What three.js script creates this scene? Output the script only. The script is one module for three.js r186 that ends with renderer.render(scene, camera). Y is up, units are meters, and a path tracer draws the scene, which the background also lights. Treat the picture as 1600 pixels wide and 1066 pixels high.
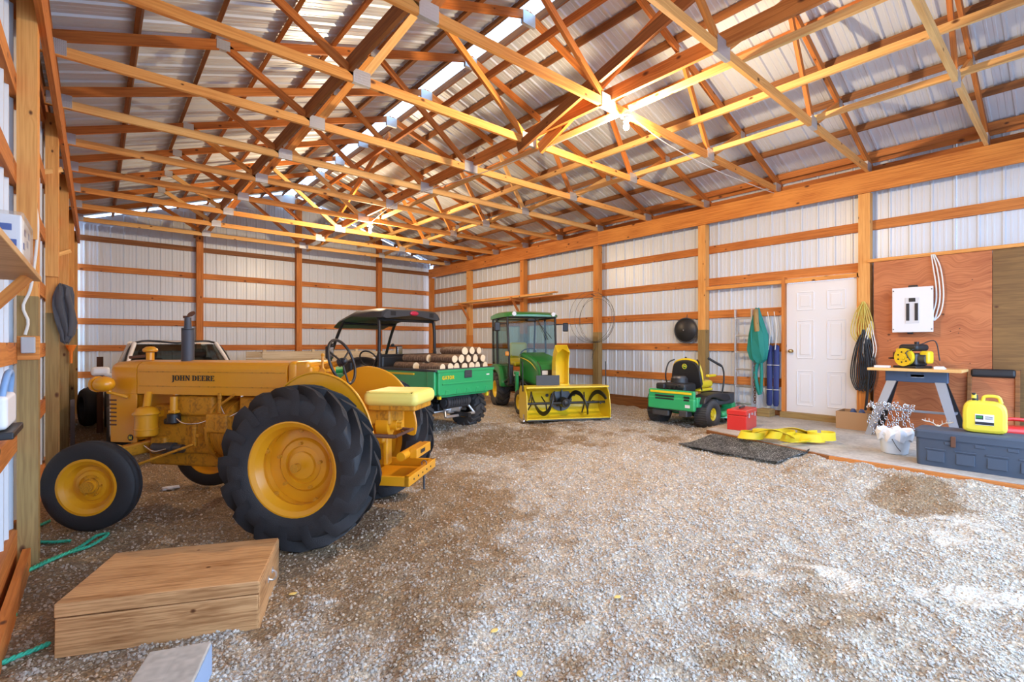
import * as THREE from 'three';
import { mergeGeometries, toCreasedNormals } from 'three/addons/utils/BufferGeometryUtils.js';
import { RoundedBoxGeometry } from 'three/addons/geometries/RoundedBoxGeometry.js';
import { FontLoader } from 'three/addons/loaders/FontLoader.js';
import { TextGeometry } from 'three/addons/geometries/TextGeometry.js';

// ---------------------------------------------------------------- camera, sky, exposure
const scene = new THREE.Scene();
const F_PX = 762, YAW = Math.atan(650 / 762);
const camera = new THREE.PerspectiveCamera(2 * Math.atan(533 / F_PX) * 180 / Math.PI, 1600 / 1066, 0.05, 300);
camera.position.set(0, 1.30, 0);
camera.rotation.set(0, -YAW, 0);
camera.setViewOffset(1600, 1066, 0, -4, 1600, 1066);
scene.background = new THREE.Color().setRGB(3.8, 5.2, 7.4);        // even overcast sky, seen and felt through the open vehicle door
const renderer = new THREE.WebGLRenderer({ antialias: true });
renderer.toneMapping = THREE.LinearToneMapping;
renderer.toneMappingExposure = 0.92;
renderer.shadowMap.enabled = true;

// ---------------------------------------------------------------- helpers
function rng(seed) { let a = seed >>> 0; return () => { a = (a + 0x6D2B79F5) | 0; let t = Math.imul(a ^ (a >>> 15), 1 | a); t = (t + Math.imul(t ^ (t >>> 7), 61 | t)) ^ t; return ((t ^ (t >>> 14)) >>> 0) / 4294967296; }; }
const R0 = rng(7);
const V = (x, y, z) => new THREE.Vector3(x, y, z);
const clamp = (v, a = 0, b = 1) => Math.min(b, Math.max(a, v));
const sstep = (a, b, v) => { const t = clamp((v - a) / (b - a)); return t * t * (3 - 2 * t); };
const mixf = (a, b, t) => a + (b - a) * t;
function hash2(x, y, s) { let h = Math.imul(x | 0, 374761393) + Math.imul(y | 0, 668265263) + Math.imul(s | 0, 1442695041); h = Math.imul(h ^ (h >>> 13), 1274126177); return ((h ^ (h >>> 16)) >>> 0) / 4294967296; }
function vnoise(x, y, px, py, s) {               // tileable value noise
  const xi = Math.floor(x), yi = Math.floor(y), fx = x - xi, fy = y - yi, m = (a, n) => ((a % n) + n) % n;
  const x0 = px ? m(xi, px) : xi, x1 = px ? m(xi + 1, px) : xi + 1, y0 = py ? m(yi, py) : yi, y1 = py ? m(yi + 1, py) : yi + 1;
  const u = fx * fx * (3 - 2 * fx), v = fy * fy * (3 - 2 * fy);
  return mixf(mixf(hash2(x0, y0, s), hash2(x1, y0, s), u), mixf(hash2(x0, y1, s), hash2(x1, y1, s), u), v);
}
const usedNames = new Map();
function numbered(n) { const k = usedNames.get(n) || 0; usedNames.set(n, k + 1); return k ? `${n}_${String(k).padStart(3, '0')}` : n; }
function clean(g) {
  let q = g.index ? g.toNonIndexed() : g;
  if (!q.attributes.normal) q.computeVertexNormals();
  if (!q.attributes.uv) boxUV(q);
  for (const k of Object.keys(q.attributes)) if (!['position', 'normal', 'uv'].includes(k)) q.deleteAttribute(k);
  q.morphAttributes = {}; return q;
}
function boxUV(g) {                               // metres, by the dominant normal
  if (g.index) g = g.toNonIndexed();
  if (!g.attributes.normal) g.computeVertexNormals();
  const p = g.attributes.position, n = g.attributes.normal, uv = new Float32Array(p.count * 2);
  for (let i = 0; i < p.count; i++) {
    const ax = Math.abs(n.getX(i)), ay = Math.abs(n.getY(i)), az = Math.abs(n.getZ(i));
    const [u, v] = ay >= ax && ay >= az ? [p.getX(i), p.getZ(i)] : ax >= az ? [p.getZ(i), p.getY(i)] : [p.getX(i), p.getY(i)];
    uv[2 * i] = u; uv[2 * i + 1] = v;
  }
  g.setAttribute('uv', new THREE.BufferAttribute(uv, 2)); return g;
}
const one = (geos) => { const a = (Array.isArray(geos) ? geos : [geos]).flat(3).map(clean); return a.length === 1 ? a[0] : mergeGeometries(a); };
function part(name, geos, mat, parent) { const m = new THREE.Mesh(one(geos), mat); m.name = name; m.castShadow = m.receiveShadow = true; if (parent) parent.add(m); return m; }
function tag(o, label, category, group, kind) { o.userData.label = label; if (category) o.userData.category = category; if (group) o.userData.group = group; if (kind) o.userData.kind = kind; return o; }
function thing(name, label, category, [x, y, z] = [0, 0, 0], turn = 0, group) { const o = new THREE.Group(); o.name = numbered(name); o.position.set(x, y, z); o.rotation.y = turn; scene.add(o); return tag(o, label, category, group); }
function single(name, geos, mat, label, category, group) { const m = part(numbered(name), geos, mat, scene); return tag(m, label, category, group); }
function struct(name, geos, mat) { let o; if (geos) o = part(numbered(name), geos, mat, scene); else { o = new THREE.Group(); o.name = numbered(name); scene.add(o); } o.userData.kind = 'structure'; return o; }
// geometry shorthands; all return BufferGeometry, moved in place
const mv = (g, x = 0, y = 0, z = 0) => g.translate(x, y, z);
const rot = (g, x = 0, y = 0, z = 0) => { if (x) g.rotateX(x); if (y) g.rotateY(y); if (z) g.rotateZ(z); return g; };
const box = (w, h, d, x = 0, y = 0, z = 0) => boxUV(mv(new THREE.BoxGeometry(w, h, d), 0, 0, 0)).translate(x, y, z);
const rbox = (w, h, d, r, x = 0, y = 0, z = 0, s = 2) => boxUV(new RoundedBoxGeometry(w, h, d, s, Math.min(r, w / 2.01, h / 2.01, d / 2.01))).translate(x, y, z);
const cylY = (r1, r2, h, x = 0, y = 0, z = 0, s = 20) => mv(new THREE.CylinderGeometry(r1, r2, h, s), x, y, z);
const cylZ = (r1, r2, h, x = 0, y = 0, z = 0, s = 20) => mv(new THREE.CylinderGeometry(r1, r2, h, s).rotateX(Math.PI / 2), x, y, z);
const cylX = (r1, r2, h, x = 0, y = 0, z = 0, s = 20) => mv(new THREE.CylinderGeometry(r1, r2, h, s).rotateZ(-Math.PI / 2), x, y, z);
const ball = (r, x = 0, y = 0, z = 0, sx = 1, sy = 1, sz = 1, s = 16) => mv(new THREE.SphereGeometry(r, s, Math.ceil(s * .7)).scale(sx, sy, sz), x, y, z);
const tor = (R, r, x = 0, y = 0, z = 0, s = 8, n = 32, arc = Math.PI * 2) => mv(new THREE.TorusGeometry(R, r, s, n, arc), x, y, z);
const lathe = (pts, n = 28) => new THREE.LatheGeometry(pts.map(([a, b]) => new THREE.Vector2(a, b)), n);
const latheZ = (pts, n = 28) => lathe(pts, n).rotateX(Math.PI / 2);          // profile (radius, z)
const tube = (pts, r, n = 24, s = 7, closed = false) => new THREE.TubeGeometry(new THREE.CatmullRomCurve3(pts.map((p) => p.isVector3 ? p : V(...p)), closed, 'catmullrom', .5), n, r, s, closed);
function rod(a, b, r, s = 8, r2 = r) { const A = V(...a), B = V(...b), d = B.clone().sub(A), g = new THREE.CylinderGeometry(r2, r, d.length(), s); g.applyQuaternion(new THREE.Quaternion().setFromUnitVectors(V(0, 1, 0), d.clone().normalize())); return g.translate((A.x + B.x) / 2, (A.y + B.y) / 2, (A.z + B.z) / 2); }
const poly = (pts) => { const s = new THREE.Shape(); pts.forEach(([x, y], i) => i ? s.lineTo(x, y) : s.moveTo(x, y)); s.closePath(); return s; };
function ext(pts, depth, bevel = 0, z = 0, curve = 8) {            // X-Y outline, thickness along Z, centred on z
  const s = pts.isShape ? pts : poly(pts);
  const g = new THREE.ExtrudeGeometry(s, { depth: Math.max(1e-4, depth - 2 * bevel), bevelEnabled: bevel > 0, bevelThickness: bevel, bevelSize: bevel, bevelOffset: -bevel, bevelSegments: 2, curveSegments: curve });
  return boxUV(g.translate(0, 0, z - depth / 2 + bevel));
}
function smooth(pts, n = 40, closed = true) { return new THREE.CatmullRomCurve3(pts.map(([x, y]) => V(x, y, 0)), closed, 'centripetal').getPoints(n).slice(0, closed ? -1 : undefined).map((p) => [p.x, p.y]); }
function rr(w, h, r, cx = 0, cy = 0, n = 4) { const o = []; for (const [sx, sy, a0] of [[1, 1, 0], [-1, 1, 90], [-1, -1, 180], [1, -1, 270]]) for (let k = 0; k <= n; k++) { const a = (a0 + 90 * k / n) * Math.PI / 180; o.push([cx + sx * (w / 2 - r) + r * Math.cos(a), cy + sy * (h / 2 - r) + r * Math.sin(a)]); } return o; }
function loft(rings, closedEnds = true) {                        // rings: arrays of Vector3 of equal length, closed round
  const n = rings[0].length, pos = [], q = (a, b, c) => pos.push(a.x, a.y, a.z, b.x, b.y, b.z, c.x, c.y, c.z);
  for (let i = 0; i + 1 < rings.length; i++) for (let k = 0; k < n; k++) { const a = rings[i][k], b = rings[i][(k + 1) % n], c = rings[i + 1][k], d = rings[i + 1][(k + 1) % n]; q(a, b, c); q(b, d, c); }
  if (closedEnds) for (const [r, s] of [[rings[0], 1], [rings[rings.length - 1], -1]]) { const c = r.reduce((m, p) => m.add(p), V(0, 0, 0)).divideScalar(n); for (let k = 0; k < n; k++) s > 0 ? q(c, r[(k + 1) % n], r[k]) : q(c, r[k], r[(k + 1) % n]); }
  const g = new THREE.BufferGeometry(); g.setAttribute('position', new THREE.Float32BufferAttribute(pos, 3)); g.computeVertexNormals();
  return boxUV(toCreasedNormals(g, .7));
}
// a length of sawn timber from a to b: w across (horizontal-ish), h along "up"; grain runs along it
function timberGeo(L, h, w) {
  const g = new THREE.BoxGeometry(L, h, w).toNonIndexed(), p = g.attributes.position, n = g.attributes.normal, uv = g.attributes.uv, ou = R0() * 5, ov = R0() * 3;
  for (let i = 0; i < p.count; i++) { const ax = Math.abs(n.getX(i)) > .5, ay = Math.abs(n.getY(i)) > .5; uv.setXY(i, ou + (ax ? p.getY(i) * .2 : p.getX(i)), ov + (ax ? p.getZ(i) : ay ? p.getZ(i) + .4 : p.getY(i))); }
  return g;
}
function beamGeo(a, b, h, w, up = V(0, 1, 0)) {
  const A = a.isVector3 ? a : V(...a), B = b.isVector3 ? b : V(...b), x = B.clone().sub(A), L = x.length(); x.normalize();
  const z = x.clone().cross(up).normalize(), y = z.clone().cross(x);
  return timberGeo(L, h, w).applyMatrix4(new THREE.Matrix4().makeBasis(x, y, z).setPosition((A.x + B.x) / 2, (A.y + B.y) / 2, (A.z + B.z) / 2));
}
const beam = (name, a, b, h, w, mat, parent, up) => part(name, beamGeo(a, b, h, w, up), mat, parent);
// ---------------------------------------------------------------- textures and materials
function dataTex(w, h, fn, srgb = true, tileW = 1, tileH = 1) {
  const d = new Uint8Array(w * h * 4);
  for (let y = 0; y < h; y++) for (let x = 0; x < w; x++) { const c = fn(x, y), o = 4 * (y * w + x); d[o] = clamp(c[0], 0, 255); d[o + 1] = clamp(c[1], 0, 255); d[o + 2] = clamp(c[2], 0, 255); d[o + 3] = 255; }
  const t = new THREE.DataTexture(d, w, h); t.magFilter = THREE.LinearFilter; t.minFilter = THREE.LinearMipmapLinearFilter; t.generateMipmaps = true; t.wrapS = t.wrapT = THREE.RepeatWrapping;
  if (srgb) t.colorSpace = THREE.SRGBColorSpace; t.repeat.set(1 / tileW, 1 / tileH); t.needsUpdate = true; return t;
}
function woodTex(seed, light, dark, knotCount = 9, contrast = 1, W = 1024, Hh = 192, tw = 3.2, th = .6, swirl = 0) {
  const r = rng(seed), knots = []; for (let i = 0; i < knotCount; i++) knots.push([r() * W, r() * Hh, 2.2 + r() * 3.4]);
  return dataTex(W, Hh, (x, y) => {
    let warp = 0, kn = 0;
    for (const [kx, ky, kr] of knots) { let dx = Math.abs(x - kx); dx = Math.min(dx, W - dx) / 1.7; let dy = Math.abs(y - ky); dy = Math.min(dy, Hh - dy); const d = Math.hypot(dx, dy); warp += 5 * Math.exp(-d * d / (kr * kr * 14)) * Math.sign(y - ky || 1); kn = Math.max(kn, clamp(1.5 - d / kr)); }
    const yy = y + warp + swirl * (vnoise(x / 64, y / 48, W / 64, Hh / 48, seed + 7) - .5), g1 = vnoise(x / 128, yy / 3, W / 128, Hh / 3, seed), g2 = vnoise(x / 32, yy / 1.5, W / 32, Hh / 1.5, seed + 1), g3 = vnoise(x / 128, y / 48, W / 128, Hh / 48, seed + 2);
    const t = clamp(.25 + contrast * (.55 * (g1 - .5) + .35 * (g2 - .5) + .45 * (g3 - .5))), k = kn * .85;
    return [0, 1, 2].map((i) => mixf(mixf(light[i], dark[i], t), [78, 40, 16][i], k));
  }, true, tw, th);
}
const std = (color, roughness = .6, metalness = 0, extra = {}) => new THREE.MeshStandardMaterial({ color, roughness, metalness, ...extra });
const phys = (color, roughness, extra = {}) => new THREE.MeshPhysicalMaterial({ color, roughness, ...extra });
const woodMat = (t, rough = .68) => std(0xffffff, rough, 0, { map: t });
const M = {};
M.lumber = [woodMat(woodTex(11, [232, 164, 84], [186, 106, 38], 12)), woodMat(woodTex(12, [224, 148, 68], [172, 92, 30], 9)), woodMat(woodTex(13, [236, 176, 100], [198, 126, 56], 10))];
M.girt = [woodMat(woodTex(14, [214, 138, 66], [156, 82, 28], 10)), woodMat(woodTex(15, [204, 126, 56], [146, 74, 24], 8))];
M.darkwood = woodMat(woodTex(16, [150, 96, 48], [92, 52, 22], 6));
M.paleLumber = woodMat(woodTex(17, [238, 192, 122], [204, 146, 80], 7));
M.treated = woodMat(woodTex(18, [170, 142, 88], [118, 92, 52], 6));
M.ply = woodMat(woodTex(19, [198, 122, 74], [150, 78, 42], 5, 1.15, 1024, 384, 2.4, 1.2, 38), .6);
M.plyDark = woodMat(woodTex(20, [138, 102, 56], [96, 66, 34], 5, .9, 1024, 384, 2.4, 1.2), .7);
M.plyPale = woodMat(woodTex(21, [206, 164, 112], [164, 116, 68], 4, 1.1, 1024, 384, 2.4, 1.2), .6);
M.greyWood = woodMat(woodTex(22, [186, 174, 152], [140, 126, 104], 5), .8);
M.chest = woodMat(woodTex(23, [204, 156, 106], [142, 96, 56], 4, 1.5, 1024, 384, 1.5, .75), .5);
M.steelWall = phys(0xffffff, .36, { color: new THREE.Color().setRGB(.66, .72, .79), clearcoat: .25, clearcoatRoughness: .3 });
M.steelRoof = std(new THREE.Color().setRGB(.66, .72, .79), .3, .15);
M.galv = std(new THREE.Color().setRGB(.58, .61, .65), .42, .7, { bumpMap: dataTex(64, 64, (x, y) => { const v = (x % 8 < 3 && y % 16 < 9) ? 30 : 200; return [v, v, v]; }, false, .1, .1), bumpScale: .002 });
M.yellow = phys(0xffffff, .33, { color: new THREE.Color().setRGB(.74, .315, .009), clearcoat: .5, clearcoatRoughness: .2 });
M.yellowDirty = std(0xffffff, .55, 0, { map: dataTex(256, 256, (x, y) => { const n = vnoise(x / 24, y / 24, 10, 10, 5) * .6 + vnoise(x / 6, y / 6, 42, 42, 6) * .4, t = .55 * sstep(.4, .85, n); return [mixf(206, 120, t), mixf(140, 74, t), mixf(28, 22, t)]; }, true, .5, .5) });
M.yellowBright = phys(0xffffff, .35, { color: new THREE.Color().setRGB(.84, .62, .02), clearcoat: .3 });
M.cushion = std(new THREE.Color().setRGB(.86, .70, .16), .5);
M.green = phys(0xffffff, .28, { color: new THREE.Color().setRGB(.022, .24, .05), clearcoat: .6, clearcoatRoughness: .12 });
M.greenBright = phys(0xffffff, .3, { color: new THREE.Color().setRGB(.03, .40, .14), clearcoat: .5, clearcoatRoughness: .15 });
M.rubber = std(new THREE.Color().setRGB(.022, .023, .026), .6, 0, { bumpMap: dataTex(128, 128, (x, y) => { const v = 255 * vnoise(x / 3, y / 3, 42, 42, 3); return [v, v, v]; }, false, .12, .12), bumpScale: .0008 });
M.rubberDusty = std(new THREE.Color().setRGB(.05, .05, .052), .62);
M.black = std(new THREE.Color().setRGB(.018, .019, .022), .42);
M.charcoal = std(new THREE.Color().setRGB(.05, .055, .065), .5);
M.darkSteel = std(new THREE.Color().setRGB(.10, .105, .115), .45, .6);
M.chrome = std(new THREE.Color().setRGB(.75, .76, .78), .2, 1);
M.alu = std(new THREE.Color().setRGB(.68, .70, .73), .38, .85);
M.white = std(new THREE.Color().setRGB(.78, .78, .78), .45);
M.doorWhite = phys(0xffffff, .38, { color: new THREE.Color().setRGB(.78, .79, .81) });
M.glass = phys(0xffffff, .04, { transmission: 1, thickness: 0, color: new THREE.Color().setRGB(.72, .80, .78), ior: 1.5, specularIntensity: .3 });
M.glassDark = phys(0xffffff, .04, { transmission: 1, thickness: 0, color: new THREE.Color().setRGB(.28, .32, .32), ior: 1.5, specularIntensity: .5 });
M.red = phys(0xffffff, .35, { color: new THREE.Color().setRGB(.62, .025, .02), clearcoat: .3 });
M.concrete = std(0xffffff, .85, 0, { map: dataTex(512, 512, (x, y) => { const a = vnoise(x / 60, y / 60, 512 / 60 | 0, 512 / 60 | 0, 31), b = vnoise(x / 5, y / 5, 102, 102, 32), c = vnoise(x / 17, y / 17, 30, 30, 33); const v = 176 + 34 * (a - .5) + 22 * (b - .5) + 16 * (c - .5); return [v, v * .965, v * .91]; }, true, 2, 2) });
M.cable = std(new THREE.Color().setRGB(.78, .76, .70), .5);
M.orange = phys(0xffffff, .4, { color: new THREE.Color().setRGB(.86, .22, .02) });
M.rust = std(new THREE.Color().setRGB(.13, .055, .03), .8);
const pick = (a) => a[Math.floor(R0() * a.length)];
const fontSerif = await new FontLoader().loadAsync('fonts/droid/droid_serif_bold.typeface.json');
const fontSans = await new FontLoader().loadAsync('fonts/droid/droid_sans_bold.typeface.json');
const textGeo = (s, size, depth = .002, font = fontSans) => { const g = new TextGeometry(s, { font, size, depth, curveSegments: 3 }); g.computeBoundingBox(); return g.translate(-(g.boundingBox.min.x + g.boundingBox.max.x) / 2, -g.boundingBox.min.y, 0); };

// ---------------------------------------------------------------- the building
const XL = -.30, XR = 8.40, ZB = -14.05, ZF = .75, PD = .14, PL = .10;        // inner faces of the posts; back and front wall planes
const XSL = XL - PL - .04, XSR = XR + PD + .04;                     // planes of the wall steel
const RIDGE = 4.05, PITCH = 1 / 3, EAVE_Y = 3.85;                   // centre line of the top chord: EAVE_Y at x = -.45
const topY = (x) => EAVE_Y + PITCH * (4.5 - Math.abs(x - RIDGE));
const SLAB = [[5.93, ZF - .02], [5.93, -1.75], [6.42, -3.38], [8.52, -3.5], [8.52, ZF - .02]];
function inSlab(x, z) { const ex = z > -1.75 ? 5.93 : mixf(5.93, 6.42, clamp((-1.75 - z) / 1.63)); return [x - ex, z + 3.38]; }
function floorY(x, z) {
  let y = -.02 - .18 * sstep(0, 1, clamp((6.5 - x) / 5.5));
  const [a, b] = inSlab(x, z), d = Math.max(-a, -b, 0);
  return Math.max(y, mixf(.075, y, sstep(0, .55, d)));
}
// ribbed steel sheet: .914 wide (four 9 inch ribs), length L; local x across, y along, ribs toward +z
function sheetGeo(L, ribs = 4) {
  const W = .2286, pos = [], prof = [];
  for (let k = 0; k < ribs; k++) { const o = k * W; prof.push([o, 0], [o + .012, .019], [o + .03, .019], [o + .042, 0], [o + .10, 0], [o + .106, .004], [o + .124, .004], [o + .13, 0], [o + .165, 0], [o + .171, .004], [o + .189, .004], [o + .195, 0]); }
  prof.push([ribs * W, 0]);
  for (let i = 0; i + 1 < prof.length; i++) { const [a, b] = prof[i], [c, d] = prof[i + 1]; pos.push(a, 0, b, c, 0, d, c, L, d, a, 0, b, c, L, d, a, L, b); }
  const g = new THREE.BufferGeometry(); g.setAttribute('position', new THREE.Float32BufferAttribute(pos, 3)); g.computeVertexNormals(); return boxUV(g);
}
const sheetCache = new Map();
const sheet = (L, ribs) => { const k = L.toFixed(2) + '_' + ribs; if (!sheetCache.has(k)) sheetCache.set(k, clean(sheetGeo(L, ribs))); return sheetCache.get(k); };
function putSheet(parent, L, ribs, o, ex, ey, ez) { const m = new THREE.Mesh(sheet(L, ribs), parent.userData.sheetMat); m.name = 'steel_sheet'; m.castShadow = m.receiveShadow = true; m.matrixAutoUpdate = true; const B = new THREE.Matrix4().makeBasis(ex, ey, ez).setPosition(o); B.decompose(m.position, m.quaternion, m.scale); parent.add(m); }
const wallR = struct('wall_right'), wallB = struct('wall_back'), wallL = struct('wall_left'), wallF = struct('wall_front'), roof = struct('ceiling');
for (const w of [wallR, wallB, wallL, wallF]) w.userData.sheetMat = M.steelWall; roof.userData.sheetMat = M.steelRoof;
const DOOR = { z0: -3.11, z1: -2.15, y0: .21, y1: 2.265 };
{ // right wall: sheets run up the wall; the walk-door hole is left between sheets
  const UP = V(0, 1, 0);
  const strip = (z1, ribs, y0, y1) => putSheet(wallR, y1 - y0, ribs, V(XSR, y0, z1), V(0, 0, -1), UP, V(-1, 0, 0));
  strip(ZF, 4, .0, 4.03); strip(ZF - .914, 4, 0, 4.03); strip(ZF - 1.829, 4, 0, 4.03);                 // up to z -1.99
  strip(-1.99, 1, 0, 4.03); strip(-2.219, 4, 2.3, 4.03);                                              // over the door
  let z = -3.133; while (z > ZB) { const n = Math.min(4, Math.ceil((z - ZB) / .2286)); strip(z, n, 0, 4.03); z -= n * .2286; }
  // left wall
  const sl = (z0, ribs) => putSheet(wallL, 4.03, ribs, V(XSL, 0, z0), V(0, 0, 1), UP, V(1, 0, 0));
  z = ZB; while (z < ZF) { const n = Math.min(4, Math.ceil((ZF - z) / .2286)); sl(z, n); z += n * .2286; }
  // back gable, each sheet cut to the roof by its own height (steps hidden above the last truss)
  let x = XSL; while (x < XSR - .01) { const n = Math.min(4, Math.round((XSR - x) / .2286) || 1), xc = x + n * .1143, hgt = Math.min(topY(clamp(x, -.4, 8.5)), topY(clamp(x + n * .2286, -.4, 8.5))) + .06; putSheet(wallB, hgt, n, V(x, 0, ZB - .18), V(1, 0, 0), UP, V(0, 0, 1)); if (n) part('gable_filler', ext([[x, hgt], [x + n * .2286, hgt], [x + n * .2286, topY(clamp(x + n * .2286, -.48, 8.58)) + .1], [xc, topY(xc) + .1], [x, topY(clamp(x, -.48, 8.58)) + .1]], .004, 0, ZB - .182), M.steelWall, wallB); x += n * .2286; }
  // roof sheets: ribs run down the slope
  const run = 4.56, len = Math.hypot(run, run * PITCH), c = run / len, s = run * PITCH / len;
  for (z = ZB - .2; z < ZF + .2; z += .914) {
    putSheet(roof, len - .17, 4, V(XSR + .04, topY(XSR + .04) + .15, z), V(0, 0, 1), V(-c, s, 0), V(-s, -c, 0));
    putSheet(roof, len - .17, 4, V(XSL - .04, topY(XSL - .04) + .15, z + .914), V(0, 0, -1), V(c, s, 0), V(s, -c, 0));
  }
  for (const sgn of [-1, 1]) for (const k of [.004, .03, .165, .30, .435, .57, .705, .84, .962]) {            // purlins on edge over the trusses
    const x = RIDGE + sgn * 4.5 * (1 - k) , y = topY(x) + .094;
    beam('purlin', [x, y, ZB - .15], [x, y, ZF + .1], .089, .038, R0() < .5 ? M.darkwood : pick(M.girt), roof, V(-sgn * s, c, 0).multiplyScalar(1));
  }
  part('ridge_skylight', ext([[RIDGE - .24, topY(RIDGE) + .10], [RIDGE, topY(RIDGE) + .175], [RIDGE + .24, topY(RIDGE) + .10], [RIDGE + .24, topY(RIDGE) + .104], [RIDGE, topY(RIDGE) + .179], [RIDGE - .24, topY(RIDGE) + .104]], ZF - ZB + .4, 0, (ZF + ZB) / 2), phys(0xffffff, .9, { transmission: .75, thickness: 0, color: new THREE.Color().setRGB(.85, .92, .95) }), roof);
  // front gable: header and jambs round the wide open vehicle door the camera stands in
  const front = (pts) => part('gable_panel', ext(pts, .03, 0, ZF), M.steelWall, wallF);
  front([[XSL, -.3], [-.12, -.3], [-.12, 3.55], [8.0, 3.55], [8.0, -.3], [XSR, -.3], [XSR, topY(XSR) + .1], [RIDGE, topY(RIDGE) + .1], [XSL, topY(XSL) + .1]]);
  beam('door_header', [-.2, 3.6, ZF - .06], [8.1, 3.6, ZF - .06], .28, .08, M.lumber[0], wallF);
  for (const x of [-.19, 8.08]) beam('door_jamb', [x, -.3, ZF - .06], [x, 3.5, ZF - .06], .14, .08, M.lumber[1], wallF, V(1, 0, 0));
  // girts (outside the posts), skirt boards, headers
  const GY = [3.01, 2.42, 1.83, 1.237, .655];
  const segR = [[ZB, -11.87], [-11.87, -9.43], [-9.43, -6.97], [-6.97, -4.5]];
  for (const y of GY) for (const [a, b] of segR) beam('girt', [XSR - .022, y, a], [XSR - .022, y, b], .137, .038, pick(M.girt), wallR);
  for (const y of GY) if (y > 1.0) beam('girt', [XSR - .022, y, -4.5], [XSR - .022, y, y > 2.3 ? -2.02 : -3.2], .137, .038, pick(M.girt), wallR);
  beam('girt', [XSR - .022, .655, -4.5], [XSR - .022, .655, -3.2], .137, .038, M.girt[0], wallR);
  for (const y of [3.01]) beam('girt', [XSR - .022, y, -2.02], [XSR - .022, y, ZF - .05], .137, .038, M.girt[0], wallR);
  beam('girt', [XR, 2.475, -2.0], [XR, 2.475, ZF - .05], .045, .09, M.lumber[0], wallR);
  for (const [a, b] of [[ZB, -9.43], [-9.43, -6.97], [-6.97, -4.5], [-4.5, -3.2]]) beam('skirt_board', [XSR - .022, .05, a], [XSR - .022, .05, b], .30, .038, M.darkwood, wallR);
  beam('header_beam', [XR - .019, 3.60, ZB], [XR - .019, 3.60, -6.9], .286, .038, M.girt[0], wallR); beam('header_beam', [XR - .019, 3.60, -6.9], [XR - .019, 3.60, ZF], .286, .038, M.lumber[1], wallR);
  beam('outer_header_beam', [XSR - .022, 3.72, ZB], [XSR - .022, 3.72, ZF], .286, .038, M.girt[1], wallR);
  for (const z of [-2.05, -4.52, -7.0, -9.46, -11.87, -14.03]) {
    const w = z < -13 ? .12 : .14;
    beam('post', [XR + PD / 2, 1.55, z], [XR + PD / 2, 3.47, z], PD, w, pick(M.lumber), wallR, V(1, 0, 0));
    beam('post_foot', [XR + PD / 2, -.3, z], [XR + PD / 2, 1.55, z], PD + .004, w + .004, z < -10 || z > -3 ? M.lumber[1] : M.treated, wallR, V(1, 0, 0));
  }
  // left wall
  for (const y of GY) for (const [a, b] of [[ZB, -9.5], [-9.5, -4.62], [-4.62, ZF]]) beam('girt', [XSL + .022, y, a], [XSL + .022, y, b], .137, .038, pick(M.girt), wallL);
  beam('skirt_board', [XSL + .022, -.08, ZB], [XSL + .022, -.08, ZF], .28, .038, M.girt[0], wallL);
  beam('splash_board', [XSL + .09, -.16, -4.55], [XSL + .09, -.16, ZF], .2, .04, M.girt[0], wallL);
  beam('header_beam', [XL + .019, 3.60, ZB], [XL + .019, 3.60, ZF], .286, .038, M.girt[1], wallL); beam('outer_header_beam', [XSL + .022, 3.72, ZB], [XSL + .022, 3.72, ZF], .286, .038, M.girt[1], wallL);
  for (const z of [-4.68, -7.08, -9.5, -11.9, -14.03]) {
    beam('post', [XL - PL / 2, 1.62, z], [XL - PL / 2, 3.47, z], PL, .14, M.lumber[0], wallL, V(1, 0, 0));
    beam('post_foot', [XL - PL / 2, -.35, z], [XL - PL / 2, 1.62, z], PL + .004, .144, M.treated, wallL, V(1, 0, 0));
    beam('scab_board', [XL - PL / 2, 2.0, z + .09], [XL - PL / 2, 3.7, z + .09], PL, .038, M.lumber[2], wallL, V(1, 0, 0));
  }
  for (const [y, z] of [[3.15, -7.0], [2.62, -9.3], [2.05, -9.3]]) beam('knee_strip', [XL - .16, y - .12, z + .12], [XL + .02, y, z - .05], .05, .03, M.paleLumber, wallL);
  // back wall
  for (const y of GY) beam('girt', [XSL, y - .04, ZB - .155], [XSR, y - .04, ZB - .155], .137, .038, pick(M.girt), wallB);
  beam('girt', [XSL, 3.62, ZB - .155], [XSR, 3.62, ZB - .155], .12, .038, M.darkwood, wallB);
  beam('skirt_board', [XSL, -.06, ZB - .155], [XSR, -.06, ZB - .155], .3, .038, M.darkwood, wallB);
  for (const x of [1.94, 4.27, 6.65]) { beam('post', [x, 1.2, ZB - .07], [x, topY(x), ZB - .07], .14, .14, pick(M.girt), wallB, V(1, 0, 0)); beam('post_foot', [x + .0, -.3, ZB - .07], [x, 1.2, ZB - .07], .144, .144, M.girt[1], wallB, V(1, 0, 0)); }
}
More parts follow.
